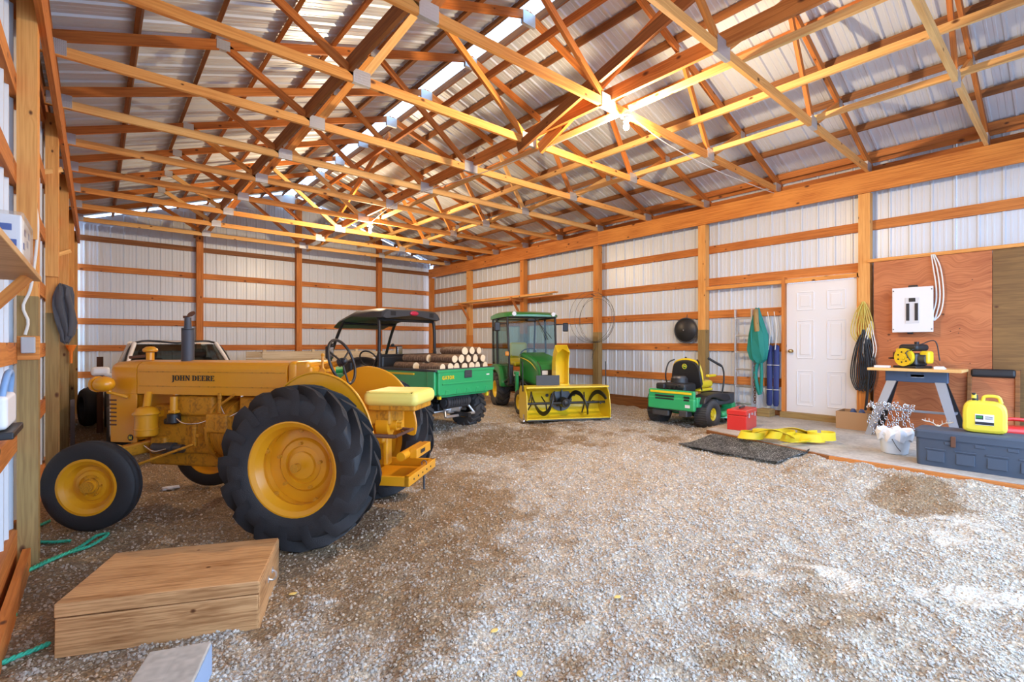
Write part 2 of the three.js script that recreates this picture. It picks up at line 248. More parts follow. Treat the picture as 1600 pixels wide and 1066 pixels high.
{ // trusses, 1.22 m apart: chords, webs and toothed plates
  const ORD = ['first', 'second', 'third', 'fourth', 'fifth', 'sixth', 'seventh', 'eighth', 'ninth', 'tenth', 'eleventh', 'twelfth'];
  const proto = (z, k) => {
    const t = thing('roof_truss', `timber roof truss with galvanised plates, ${ORD[k]} from the end wall behind the car`, 'truss', [0, 0, z], 0, 'roof trusses spanning the shed'), TH = .038;
    const bc = 3.79, J = { hl: [-.43, bc], b1: [1.91, bc], bm: [RIDGE, bc], b2: [6.19, bc], hr: [8.53, bc], t1: [.98, topY(.98)], t2: [2.62, topY(2.62)], pk: [RIDGE, topY(RIDGE)], t3: [5.48, topY(5.48)], t4: [7.12, topY(7.12)] };
    const mem = (n, a, b, h, mat, dz = 0) => beam(n, [a[0], a[1], dz], [b[0], b[1], dz], h, TH, mat, t);
    mem('bottom_chord', [-.46, bc], [8.56, bc], .089, pick([M.lumber[2], M.lumber[0], M.paleLumber]));
    mem('top_chord', [-.50, topY(-.5)], [RIDGE, topY(RIDGE)], .092, pick(M.girt)); mem('top_chord', [8.60, topY(8.6)], [RIDGE, topY(RIDGE)], .092, pick(M.girt));
    for (const [a, b] of [['t1', 'b1'], ['b1', 't2'], ['t2', 'bm'], ['pk', 'bm'], ['t3', 'bm'], ['b2', 't3'], ['t4', 'b2']]) mem('web', J[a], J[b], .072, pick([...M.girt, M.lumber[1], M.lumber[0], M.paleLumber]));
    for (const [k, w, h] of [['b1', .17, .13], ['bm', .22, .15], ['b2', .17, .13], ['t1', .12, .1], ['t2', .14, .11], ['t3', .14, .11], ['t4', .12, .1], ['pk', .2, .16]]) part('nail_plate', box(w, h, TH + .006, J[k][0], J[k][1] + (k[0] === 'b' ? .02 : k === 'pk' ? -.06 : -.01), 0), M.galv, t);
    for (const s of [-1, 1]) part('nail_plate', box(.2, .13, TH + .006, RIDGE + s * 4.34, bc + .03, 0), M.galv, t);
    return t;
  };
  for (let k = 0; k < 12; k++) { const z = -.78 - 1.22 * k; if (z > ZB - .1) proto(z, 10 - k); }
  // long braces tying the trusses together
  const B = (name, lab, a, b, h, w, mat) => { const m = beam(numbered(name), a, b, h, w, mat, scene); tag(m, lab, 'brace', 'braces tying the trusses together'); return m; };
  B('lateral_brace', 'dark plank lying along the bottom chords by their plates over the yellow tractor', [1.80, 3.90, ZB + .2], [1.80, 3.90, ZF - .1], .14, .038, M.darkwood);
  B('lateral_brace', 'orange plank on edge along the bottom chords at mid span below the ridge', [RIDGE + .06, 3.91, ZB + .2], [RIDGE + .06, 3.91, ZF - .1], .14, .038, M.girt[0]);
  B('lateral_brace', 'long brace nailed high across the king posts under the ridge', [RIDGE - .06, 4.88, ZB + .2], [RIDGE - .06, 4.88, ZF - .1], .089, .038, M.girt[1]);
  B('lateral_brace', 'pale thin strip on the bottom chords just beside the bare bulbs', [4.42, 3.86, ZB + .2], [4.42, 3.86, ZF - .1], .06, .04, M.paleLumber);
  B('lateral_brace', 'pale strip nailed halfway up the sloping webs on the side of the white door', [5.86, 4.16, ZB + .2], [5.86, 4.16, ZF - .1], .075, .038, M.paleLumber);
  B('lateral_brace', 'pale strip along the bottom chord plates on the side of the white door', [6.27, 3.88, ZB + .2], [6.27, 3.88, ZF - .1], .06, .04, M.paleLumber);
  B('diagonal_brace', 'orange diagonal brace rising from a bottom chord up to the ridge', [RIDGE + .11, 3.70, -4.35], [RIDGE + .11, 5.25, -.85], .14, .038, M.lumber[1]);
  B('diagonal_brace', 'dark diagonal brace crossing below the first bulb', [RIDGE - .11, 3.70, -4.5], [RIDGE - .11, 4.6, -1.2], .12, .038, M.darkwood);
  B('diagonal_brace', 'diagonal brace far back near the second bulb', [RIDGE + .11, 3.75, -12.0], [RIDGE + .11, 5.2, -8.4], .12, .038, M.lumber[1]);
}
// ---------------------------------------------------------------- gravel floor, slab, yard
const gravelTex = dataTex(1024, 1024, (() => {
  const r = rng(99), N = 7000, cell = 16, W = 1024, grid = new Map(), pts = [];
  for (let i = 0; i < N; i++) { const p = [r() * W, r() * W, 3 + r() * r() * 8, r(), r()]; pts.push(p); const k = (Math.floor(p[0] / cell)) + '_' + Math.floor(p[1] / cell); if (!grid.has(k)) grid.set(k, []); grid.get(k).push(p); }
  return (x, y) => {
    let best = 9, tone = .5, hue = .5; const cx = Math.floor(x / cell), cy = Math.floor(y / cell), n = W / cell;
    for (let i = -1; i <= 1; i++) for (let j = -1; j <= 1; j++) { const a = grid.get(((cx + i + n) % n) + '_' + ((cy + j + n) % n)); if (a) for (const p of a) { let dx = Math.abs(x - p[0]), dy = Math.abs(y - p[1]); dx = Math.min(dx, W - dx); dy = Math.min(dy, W - dy); const d = Math.hypot(dx, dy * 1.2) / p[2]; if (d < best) { best = d; tone = p[3]; hue = p[4]; } } }
    const f = vnoise(x / 4, y / 4, 256, 256, 41), inS = best < 1, v = inS ? 150 + 95 * tone : 158 + 50 * f;
    return [v * (1 + .05 * hue), v * (.97 + .02 * hue), v * (.93 - .04 * hue)];
  };
})(), true, 1.3, 1.3);
const gravelBump = dataTex(512, 512, (x, y) => { const v = 255 * (.55 * vnoise(x / 5, y / 5, 102, 102, 51) + .45 * vnoise(x / 11, y / 11, 46, 46, 52)); return [v, v, v]; }, false, .9, .9);
const fn2 = (x, z, s, seed) => vnoise(x / s + 100, z / s + 100, 0, 0, seed);
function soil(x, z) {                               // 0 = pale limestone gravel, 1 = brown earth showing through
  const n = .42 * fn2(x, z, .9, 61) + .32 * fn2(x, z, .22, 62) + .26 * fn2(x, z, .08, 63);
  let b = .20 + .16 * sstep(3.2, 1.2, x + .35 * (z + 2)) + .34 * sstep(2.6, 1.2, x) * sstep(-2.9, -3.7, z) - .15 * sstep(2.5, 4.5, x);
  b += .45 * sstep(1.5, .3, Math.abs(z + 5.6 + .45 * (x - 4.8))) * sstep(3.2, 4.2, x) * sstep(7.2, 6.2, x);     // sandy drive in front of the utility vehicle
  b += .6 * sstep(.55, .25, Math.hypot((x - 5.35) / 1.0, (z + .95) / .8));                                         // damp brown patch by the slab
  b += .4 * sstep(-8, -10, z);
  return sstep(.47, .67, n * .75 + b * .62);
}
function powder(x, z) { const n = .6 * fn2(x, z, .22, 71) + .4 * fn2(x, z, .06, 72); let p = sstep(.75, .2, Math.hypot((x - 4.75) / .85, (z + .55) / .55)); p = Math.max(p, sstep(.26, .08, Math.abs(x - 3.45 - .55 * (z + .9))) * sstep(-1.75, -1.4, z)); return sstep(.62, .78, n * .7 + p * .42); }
function disp(x, z) {
  const ru = fn2(x * .8 + z * .5, z - x * .2, .5, 81) - .5, r2 = fn2(x, z, .16, 82) - .5, r3 = fn2(x, z, .055, 83) - .5, edge = sstep(-.1, .3, x - XSL - .15), tr = Math.sin((x * .82 + z * .57) * 21) * .5 * sstep(.5, .8, fn2(x, z, 1.3, 84));
  return edge * (.05 * ru + .038 * r2 + .024 * r3 + .010 * tr);
}
{
  const zs = []; for (let z = ZF; z > -6; z -= .036) zs.push(z); for (let z = -6; z > ZB - .25; z -= .085) zs.push(z); zs.push(ZB - .25);
  const nx = 232, xs = Array.from({ length: nx }, (_, i) => mixf(XSL - .02, XSR + .02, i / (nx - 1)));
  const pos = [], col = [], uv = [], idx = [];
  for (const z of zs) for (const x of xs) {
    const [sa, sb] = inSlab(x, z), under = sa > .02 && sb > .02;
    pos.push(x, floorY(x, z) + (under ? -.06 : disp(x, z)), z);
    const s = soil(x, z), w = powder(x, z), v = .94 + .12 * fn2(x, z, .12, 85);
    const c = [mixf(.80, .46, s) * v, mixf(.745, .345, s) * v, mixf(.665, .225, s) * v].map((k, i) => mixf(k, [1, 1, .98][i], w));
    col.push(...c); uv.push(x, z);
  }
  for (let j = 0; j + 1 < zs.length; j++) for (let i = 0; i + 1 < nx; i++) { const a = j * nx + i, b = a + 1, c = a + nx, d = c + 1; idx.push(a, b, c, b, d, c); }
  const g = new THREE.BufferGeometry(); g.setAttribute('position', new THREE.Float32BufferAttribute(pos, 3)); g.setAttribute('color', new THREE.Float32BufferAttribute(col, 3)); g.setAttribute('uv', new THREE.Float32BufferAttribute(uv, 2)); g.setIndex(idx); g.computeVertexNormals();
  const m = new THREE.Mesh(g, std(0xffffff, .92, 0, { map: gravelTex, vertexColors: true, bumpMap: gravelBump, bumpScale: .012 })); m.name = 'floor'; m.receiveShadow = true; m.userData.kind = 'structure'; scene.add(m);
  // loose stones
  const rs = rng(5), stones = [0, 1, 2].map((k) => { const q = new THREE.IcosahedronGeometry(1, k === 2 ? 1 : 0), p = q.attributes.position; for (let i = 0; i < p.count; i++) { const h = .72 + .5 * hash2(Math.round(p.getX(i) * 50), Math.round(p.getY(i) * 50 + p.getZ(i) * 90), k); p.setXYZ(i, p.getX(i) * h, p.getY(i) * h * .62, p.getZ(i) * h * .85); } q.computeVertexNormals(); return q; });
  const lists = [[], [], []];
  const cy = Math.cos(YAW), sy = Math.sin(YAW);
  for (let i = 0; i < 400000 && lists[0].length + lists[1].length + lists[2].length < 120000; i++) {
    const t = 1.25 + 8.5 * Math.pow(rs(), 1.5), r = (rs() * 2.3 - 1.15) * t, x = t * sy + r * cy, z = -t * cy + r * sy;
    if (x < XSL + .1 || x > 8.3 || z > ZF - .1) continue; const [sa, sb] = inSlab(x, z); if (sa > -.05 && sb > -.05) continue;
    if (rs() > .35 + .65 * (1 - soil(x, z)) || powder(x, z) > .6) continue;
    const s = (.0028 + .0085 * Math.pow(rs(), 3)) * (1 + .05 * t); lists[i % 3].push([x, z, s, rs(), rs(), rs()]);
  }
  const mt = std(0xffffff, .85), mx = new THREE.Matrix4(), q = new THREE.Quaternion(), e = new THREE.Euler(), C = new THREE.Color();
  lists.forEach((L, k) => {
    const im = new THREE.InstancedMesh(stones[k], mt, L.length); im.name = numbered('gravel_stones'); im.userData.kind = 'stuff'; im.castShadow = im.receiveShadow = true;
    tag(im, ['loose angular gravel stones scattered over the dirt floor', 'loose chipped limestone pebbles scattered over the dirt floor', 'loose rounded pebbles scattered over the dirt floor'][k], 'gravel', undefined, 'stuff');
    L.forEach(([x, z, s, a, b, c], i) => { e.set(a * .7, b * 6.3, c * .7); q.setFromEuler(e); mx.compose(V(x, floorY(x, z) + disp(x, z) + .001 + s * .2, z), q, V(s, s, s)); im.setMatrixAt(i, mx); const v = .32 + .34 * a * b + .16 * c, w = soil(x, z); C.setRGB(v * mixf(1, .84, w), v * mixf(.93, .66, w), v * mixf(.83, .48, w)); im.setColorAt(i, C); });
    scene.add(im);
  });
  // concrete pad inside the walk door with its timber edge
  const slab = struct('slab', ext(SLAB.map(([x, z]) => [x, -z]), .22, .006).rotateX(-Math.PI / 2).translate(0, .01, 0), M.concrete);
  const trim = struct('trim_1'); beam('edge_board', [5.91, .055, ZF - .05], [5.91, .055, -1.75], .11, .036, M.girt[0], trim); beam('edge_board', [5.91, .055, -1.75], [6.40, .055, -3.36], .11, .036, M.darkwood, trim);
  // the yard outside the vehicle door
  const yard = struct('yard_ground', box(60, .3, 40, 4, -.36, ZF + 20.02), std(new THREE.Color().setRGB(.33, .35, .37), .95));
}
// bare bulbs hung from the trusses
function bulb(x, y, z, label) {
  const t = thing('ceiling_bulb', label, 'light bulb', [x, y, z], 0, 'bare bulbs under the trusses');
  part('socket', [cylY(.05, .06, .035, 0, .10, 0), cylY(.022, .03, .06, 0, .065, 0)], M.white, t);
  const g = part('bulb_glass', lathe([[0, -.06], [.018, -.056], [.03, -.035], [.032, -.012], [.024, .015], [.015, .035], [.015, .05]], 18), std(0xffffff, .3, 0, { emissive: new THREE.Color().setRGB(1, .84, .6), emissiveIntensity: 28 }), t);
  const L = new THREE.PointLight(new THREE.Color().setRGB(1, .74, .46), 31, 0, 2); L.position.set(0, -.015, 0); L.castShadow = true; L.shadow.radius = 1.6; t.add(L);
}
bulb(4.24, 3.60, -3.12, 'glowing bare bulb on a white cable box beside the nearer truss plate');
bulb(4.24, 3.60, -9.42, 'glowing bare bulb deeper in the shed above the car roof');
// ---------------------------------------------------------------- wheels
const extX = (pts, len, bevel = 0, xc = 0) => { const g = ext(pts.isShape ? pts : pts.map(([z, y]) => [-z, y]), len, bevel, 0).rotateY(Math.PI / 2); return boxUV(g.translate(xc, 0, 0)); };
const extY = (pts, h, bevel = 0, yc = 0) => boxUV(ext(pts.isShape ? pts : pts.map(([x, z]) => [x, -z]), h, bevel, 0).rotateX(-Math.PI / 2).translate(0, yc, 0));
function lugTire(R, W, Ri, n, lugH, sweep = .42, lugW = .045) {
  const c = R - lugH, prof = [[Ri, -W * .36], [Ri + .02, -W * .42], [mixf(Ri, c, .45), -W * .5], [mixf(Ri, c, .8), -W * .49], [c - lugH * .35, -W * .42], [c, -W * .22], [c + .003, 0], [c, W * .22], [c - lugH * .35, W * .42], [mixf(Ri, c, .8), W * .49], [mixf(Ri, c, .45), W * .5], [Ri + .02, W * .42], [Ri, W * .36], [Ri - .01, 0], [Ri, -W * .36]];
  const g = [latheZ(prof, 48)];
  for (let i = 0; i < n; i++) for (const s of [-1, 1]) {
    const a0 = (i + (s > 0 ? .5 : 0)) / n * Math.PI * 2, rings = [];
    for (const [t, ro, ri] of [[-.06, R, c - .01], [.35, R, c - .01], [.7, R - .002, c - .02], [.93, R - lugH * .35, c - lugH], [1.02, R - lugH * 1.5, c - lugH * 2.2]]) {
      const a = a0 + sweep * Math.pow(Math.max(0, t), 1.15), z = s * t * W * .5, da = lugW * (.8 + .35 * t) / R, di = da * 1.35;
      rings.push([[ro, a - da], [ro, a + da], [ri, a + di], [ri, a - di]].map(([r, b]) => V(r * Math.cos(b), r * Math.sin(b), z)));
    }
    g.push(loft(s > 0 ? rings : rings.map((q) => [...q].reverse())));
  }
  return g;
}
function wheelRim(...a) { return wheelRim0(...a).map((g) => toCreasedNormals(g.toNonIndexed(), .45)); }
function wheelRim0(R, W, dish, hub, out = -1) {   // out: which z side faces outward
  const o = out, d = W / 2;
  return [latheZ([[R, o * d], [R + .018, o * d], [R + .018, o * (d - .012)], [R - .02, o * (d - .03)], [R - .045, o * (d - .07)], [R - .05, -o * (d - .03)], [R + .01, -o * d], [R + .018, -o * d], [R - .03, -o * (d - .04)], [R - .06, o * (d - .075)], [R - .03, o * (d - .02)], [R, o * d]], 40),
    latheZ([[R - .05, o * (d - dish)], [R * .60, o * (d - dish)], [R * .55, o * (d - dish + .018)], [R * .42, o * (d - dish + .022)], [R * .40, o * (d - dish + .008)], [hub, o * (d - dish + .016)], [hub * .98, o * (d - dish + .04)], [0, o * (d - dish + .045)], [0, o * (d - dish - .02)], [R - .05, o * (d - dish - .005)]], 40)];
}
// ---------------------------------------------------------------- old yellow tractor
const TR = new THREE.Group();
{
  const t = thing('yellow_tractor', 'old yellow farm tractor with black lugged rear tyres and open seat', 'tractor', [1.60, -.17, -4.12], 130.2 * Math.PI / 180);
  const mk = (n, g, m, p = t) => part(n, g, m, p);
  for (const s of [-1, 1]) {                       // rear wheels
    const w = mk('rear_tire', lugTire(.595, .28, .335, 16, .062, .5, .03).map((g) => g.translate(0, .57, s * .60)), M.rubber);
    mk('rim', wheelRim(.335, .22, .165, .10, s).map((g) => g.translate(0, .57, s * .60)), M.yellow, w);
    const nuts = []; for (let k = 0; k < 5; k++) { const a = k * 1.2566 + .4; nuts.push(cylZ(.013, .013, .03, .17 * Math.cos(a), .57 + .17 * Math.sin(a), s * .615, 6), cylZ(.018, .018, .02, .27 * Math.cos(a), .57 + .27 * Math.sin(a), s * .625, 6)); }
    mk('wheel_bolts', [nuts, cylZ(.028, .032, .05, 0, .57, s * .655, 12)], M.yellowDirty, w);
  }
  const ST = 15 * Math.PI / 180;
  for (const s of [-1, 1]) {                       // front wheels, steered
    const P = (g) => g.rotateY(ST).translate(1.78, .35, s * .62), o = s, W = .14;
    const w = mk('front_tire', [latheZ([[.2, -W * .38], [.215, -W * .45], [.27, -W * .52], [.318, -W * .45], [.34, -W * .36], [.348, -W * .3], [.338, -W * .26], [.338, -W * .14], [.35, -W * .1], [.35, W * .1], [.338, W * .14], [.338, W * .26], [.348, W * .3], [.34, W * .36], [.318, W * .45], [.27, W * .52], [.215, W * .45], [.2, W * .38], [.19, 0], [.2, -W * .38]], 44)].map(P), M.rubber);
    mk('rim', wheelRim(.205, .13, .07, .05, s).map(P), M.yellow, w);
    const b = []; for (let k = 0; k < 6; k++) { const a = k * Math.PI / 3; b.push(cylZ(.009, .009, .025, .075 * Math.cos(a), .075 * Math.sin(a), o * .012, 6)); }
    mk('hub', [cylZ(.03, .045, .07, 0, 0, o * .035, 16), cylZ(.06, .06, .02, 0, 0, o * .01, 16), ...b].map(P), M.yellowDirty, w);
    mk('front_spindle', [rod([1.78, .36, s * .56], [1.78, .62, s * .40], .03), rbox(.09, .12, .1, .02, 1.78, .4, s * .52)], M.yellowDirty);
  }
  mk('front_axle', [rbox(.09, .10, .95, .02, 1.78, .56, 0), rbox(.14, .16, .16, .02, 1.8, .56, 0)], M.yellowDirty);
  // hood: bull-nosed cross-section, with a front band and a side crease
  const hoodZY = [[-.20, 1.03], [-.20, 1.25], [-.185, 1.285], [-.15, 1.308], [0, 1.322], [.15, 1.308], [.185, 1.285], [.20, 1.25], [.20, 1.03], [.19, 1.03], [.19, 1.24], [0, 1.31], [-.19, 1.24], [-.19, 1.03]];
  const outer = hoodZY.slice(0, 9);
  const hood = mk('hood', [extX(outer, 1.44, .006, 1.10)], M.yellow);
  mk('hood_nose', [loft([[1.825, 1], [1.95, 1], [2.04, .985], [2.09, .94], [2.105, .88]].map(([x, k]) => outer.map(([z, y]) => V(x, 1.03 + (y - 1.03) * (k > .9 ? 1 - (1 - k) * .5 : .93), z * k))))], M.yellow, hood);
  mk('hood_crease', [-1, 1].flatMap((s) => [1.225, 1.10].map((y) => box(1.40, .008, .004, 1.10, y, s * .2015))), M.yellowDirty, hood);
  mk('hood_lettering', [mv(rot(textGeo('JOHN DEERE', .046, .003, fontSerif), 0, Math.PI, 0), 1.26, 1.135, -.2025), mv(textGeo('JOHN DEERE', .046, .003, fontSerif), 1.26, 1.135, .2025)], M.black, hood);
  // radiator surround with louvred corner
  const rad = mk('radiator_panel', [extX(rr(.40, .44, .03, 0, .82), .05, .005, 2.06), ...[-1, 1].map((s) => rbox(.27, .43, .016, .006, 1.955, .815, s * .195)), box(.24, .4, .34, 1.94, .82, 0)], M.yellow);
  const lv = []; for (let k = 0; k < 7; k++) for (const s of [-1, 1]) lv.push(rbox(.075, .016, .012, .005, 2.06, .97 - .036 * k, s * .2), rbox(.012, .016, .16, .005, 2.088, .97 - .036 * k, s * .09));
  mk('louvre_slots', lv, M.rust, rad);
  const em = mk('emblem', [-1, 1].flatMap((s) => [cylZ(.028, .028, .006, 1.88, .645, s * .204, 20)]), M.black, rad);
  mk('emblem_letter', [mv(rot(textGeo('M', .028, .003, fontSans), 0, Math.PI, 0), 1.88, .631, -.2065), mv(textGeo('M', .028, .003, fontSans), 1.88, .631, .2065)], M.yellowBright, em);
  mk('headlight', [...[-1, 1].flatMap((s) => [ball(.085, 2.03, 1.12, s * .31, 1, .78, .9, 20), cylX(.066, .07, .03, 2.10, 1.12, s * .31), rod([2.0, 1.05, s * .29], [1.9, 1.0, s * .21], .014), ball(.022, 2.0, 1.055, s * .29)])], M.yellow);
  // exhaust, air intake
  mk('exhaust_stack', [cylY(.05, .05, .30, 1.47, 1.46, -.03, 24), lathe([[0, .02], [.05, 0], [.05, -.01]], 24).translate(1.47, 1.60, -.03), cylY(.026, .03, .10, 1.47, 1.655, -.03, 16), cylY(.055, .055, .01, 1.47, 1.313, -.03, 24)], std(new THREE.Color().setRGB(.07, .075, .09), .55, .3));
  mk('rain_cap', [cylY(.034, .034, .006, 0, 0, 0, 20).rotateZ(-.75).translate(1.435, 1.735, -.03), box(.05, .02, .012, 1.49, 1.71, -.03), cylZ(.01, .01, .05, 1.485, 1.708, -.03, 8)], M.rust);
  mk('breather_cap', [lathe([[0, .045], [.03, .042], [.056, .022], [.06, .004], [.05, -.006], [0, -.008]], 22).translate(1.83, 1.40, -.06), cylY(.032, .032, .07, 1.83, 1.355, -.06)], M.yellow);
  mk('intake_pipe', tube([[1.98, 1.345, -.12], [1.92, 1.35, -.10], [1.84, 1.36, -.07]], .014), M.rust);
  // engine and running gear
  const eng = mk('engine_block', [rbox(.70, .42, .30, .03, 1.36, .72, 0), rbox(.42, .18, .36, .03, 1.30, .93, 0), rbox(.78, .14, .24, .03, 1.40, .46, 0), rbox(.16, .16, .2, .03, 1.62, .58, -.1)], M.yellowDirty);
  mk('oil_filter_bowl', [lathe([[0, -.13], [.075, -.125], [.085, -.11], [.085, .06], [.10, .062], [.102, .075], [.09, .085], [.075, .115], [.04, .13], [0, .132]], 26).translate(1.66, .80, -.26), tor(.087, .006, 0, 0, 0).rotateX(Math.PI / 2).translate(1.66, .74, -.26), rod([1.66, .92, -.26], [1.70, 1.04, -.2], .03), box(.05, .05, .14, 1.62, .86, -.18)], M.yellow, eng);
  mk('carburettor', [cylY(.05, .055, .07, 1.43, .83, -.22), rbox(.1, .05, .08, .015, 1.47, .80, -.2), cylY(.018, .018, .1, 1.43, .9, -.22)], M.black, eng);
  mk('distributor', [cylY(.03, .03, .13, 1.43, .95, -.22), rbox(.07, .03, .06, .01, 1.43, .885, -.22)], M.yellow, eng);
  mk('wiring', [tube([[1.4, .84, -.24], [1.28, .80, -.28], [1.15, .80, -.27], [1.05, .84, -.22]], .006), tube([[1.72, .58, -.22], [1.6, .54, -.24], [1.5, .56, -.22]], .012), tube([[1.0, .95, -.2], [.9, .86, -.24], [.8, .9, -.22]], .006)], M.chrome, eng);
  mk('starter_motor', [cylX(.05, .05, .2, 1.56, .56, -.18), cylX(.036, .036, .08, 1.42, .56, -.18)], M.darkSteel, eng);
  mk('bell_housing', [cylX(.25, .27, .16, .99, .72, 0, 28), cylX(.28, .28, .025, 1.07, .72, 0, 28), rbox(.2, .16, .12, .02, .98, .80, -.22), ...[0, 1, 2, 3, 4, 5, 6].map((k) => cylX(.013, .013, .05, 1.07, .72 + .265 * Math.sin(k * .9 + 1.2), .265 * Math.cos(k * .9 + 1.2), 6)), cylZ(.035, .035, .03, 1.02, .80, -.27), cylZ(.016, .016, .04, 1.15, .70, -.26)], M.yellowDirty);
  mk('steering_arm', [rod([1.20, .62, -.26], [1.78, .40, -.46], .012), rbox(.04, .20, .03, .01, 1.20, .70, -.25)], M.yellowDirty);
  mk('transmission_case', [rbox(.75, .32, .34, .05, .55, .62, 0), rbox(.4, .36, .42, .06, .02, .62, 0), cylZ(.13, .13, .9, 0, .57, 0, 20), cylZ(.17, .15, .12, 0, .57, -.3, 20), cylZ(.17, .15, .12, 0, .57, .3, 20)], M.yellowDirty);
  mk('hood_support', [rod([1.0, .95, -.2], [.86, 1.04, -.2], .012), rbox(.5, .16, .3, .03, .62, .94, 0), rbox(.03, .2, .02, .005, 1.0, .95, -.205)], M.yellowDirty);
  // dash end of the hood and controls
  mk('cowl', [rbox(.10, .30, .42, .045, .33, 1.175, 0), rbox(.13, .17, .40, .03, .25, 1.235, 0), rbox(.06, .26, .40, .02, .19, 1.15, 0)], M.yellow);
  mk('gauge', [cylX(.026, .026, .012, .157, 1.20, -.13, 20), cylX(.026, .026, .012, .157, 1.20, .05, 20), cylX(.02, .02, .012, .157, 1.11, -.13, 20)], M.alu);
  mk('steering_column', [rod([.18, 1.26, -.05], [-.02, 1.31, -.05], .024, 12), rod([.18, 1.21, -.05], [.05, 1.22, -.05], .014)], M.yellowDirty);
  mk('throttle_lever', [rod([.10, 1.23, -.13], [.10, 1.37, -.13], .011), cylZ(.026, .026, .02, .10, 1.24, -.13), ball(.015, .10, 1.375, -.13)], M.yellow);
  { const tilt = -.32, P = (g) => g.rotateZ(tilt).translate(-.03, 1.315, -.05);
    const sw = mk('steering_wheel', [P(tor(.195, .0125, 0, 0, 0, 8, 40).rotateY(Math.PI / 2)), ...[0, 2.094, 4.189].map((a) => P(rod([0, 0, 0], [.0, .19 * Math.sin(a + .5), .19 * Math.cos(a + .5)], .008))), P(cylX(.035, .035, .04, .01, 0, 0)), P(ball(.03, -.02, 0, 0))], M.black); }
  // fenders: crescent plates inside the rear wheels
  for (const s of [-1, 1]) {
    const prof = smooth([[.40, .90], [.30, 1.08], [.12, 1.215], [-.07, 1.245], [-.28, 1.165], [-.43, .98], [-.50, .74], [-.49, .62], [-.36, .66], [-.20, .80], [.1, .86], [.34, .84]], 44);
    mk('fender', [ext(prof, .012, .003, s * .435), tube([[.40, .90, s * .44], [.30, 1.08, s * .44], [.12, 1.215, s * .44], [-.07, 1.245, s * .44], [-.28, 1.165, s * .44], [-.43, .98, s * .44], [-.50, .74, s * .44], [-.49, .63, s * .44]], .010, 40)], M.yellow);
  }
  // seat and rear end
  const seat = mk('seat_cushion', [rbox(.46, .12, .47, .05, -.53, 1.03, 0, 4)], M.cushion);
  mk('seat_piping', [tube(rr(.42, .44, .05).map(([a, b]) => [-.53 + a, 1.078, b]), .006, 60, 6, true)], M.cushion, seat);
  mk('seat_base', [rbox(.40, .05, .40, .015, -.53, .955, 0), rbox(.03, .2, .03, .005, -.38, .87, -.1), rbox(.2, .15, .3, .02, -.40, .88, 0)], M.yellowDirty);
  mk('rear_housing', [cylX(.085, .085, .10, -.43, .80, -.08, 20), cylX(.04, .04, .07, -.50, .80, -.08, 14), cylX(.022, .022, .05, -.55, .80, -.08, 10), rbox(.26, .24, .2, .03, -.30, .76, 0), rbox(.06, .20, .14, .02, -.45, .82, .15), rbox(.05, .25, .1, .02, -.42, .58, -.02)], M.yellow);
  mk('lift_link', [rod([-.2, .74, -.24], [-.55, .72, -.16], .016), rod([-.55, .72, -.16], [-.56, .72, .2], .014), rod([-.2, .74, .24], [-.55, .72, .16], .016)], M.rust);
  mk('toolbar', [cylZ(.036, .036, .46, -.60, .56, .06, 16), rbox(.07, .08, .34, .01, -.66, .56, .12)], M.yellow);
  mk('maker_plate', box(.004, .03, .10, -.697, .565, .08), M.black);
  mk('drawbar_frame', [rbox(.045, .075, .64, .006, -.70, .40, .02), rbox(.52, .075, .03, .006, -.46, .40, -.285), rbox(.52, .075, .03, .006, -.46, .40, .325), rbox(.40, .02, .56, .004, -.47, .36, .02)], M.yellow);
  mk('hitch_pin', [cylY(.009, .009, .2, -.70, .33, .1, 10), tor(.022, .004, -.7, .45, .1)], M.darkSteel);
  const holes = []; for (let k = 0; k < 5; k++) holes.push(cylX(.008, .008, .006, -.7235, .40, -.2 + .1 * k, 10)); mk('drawbar_holes', holes, M.black);
}
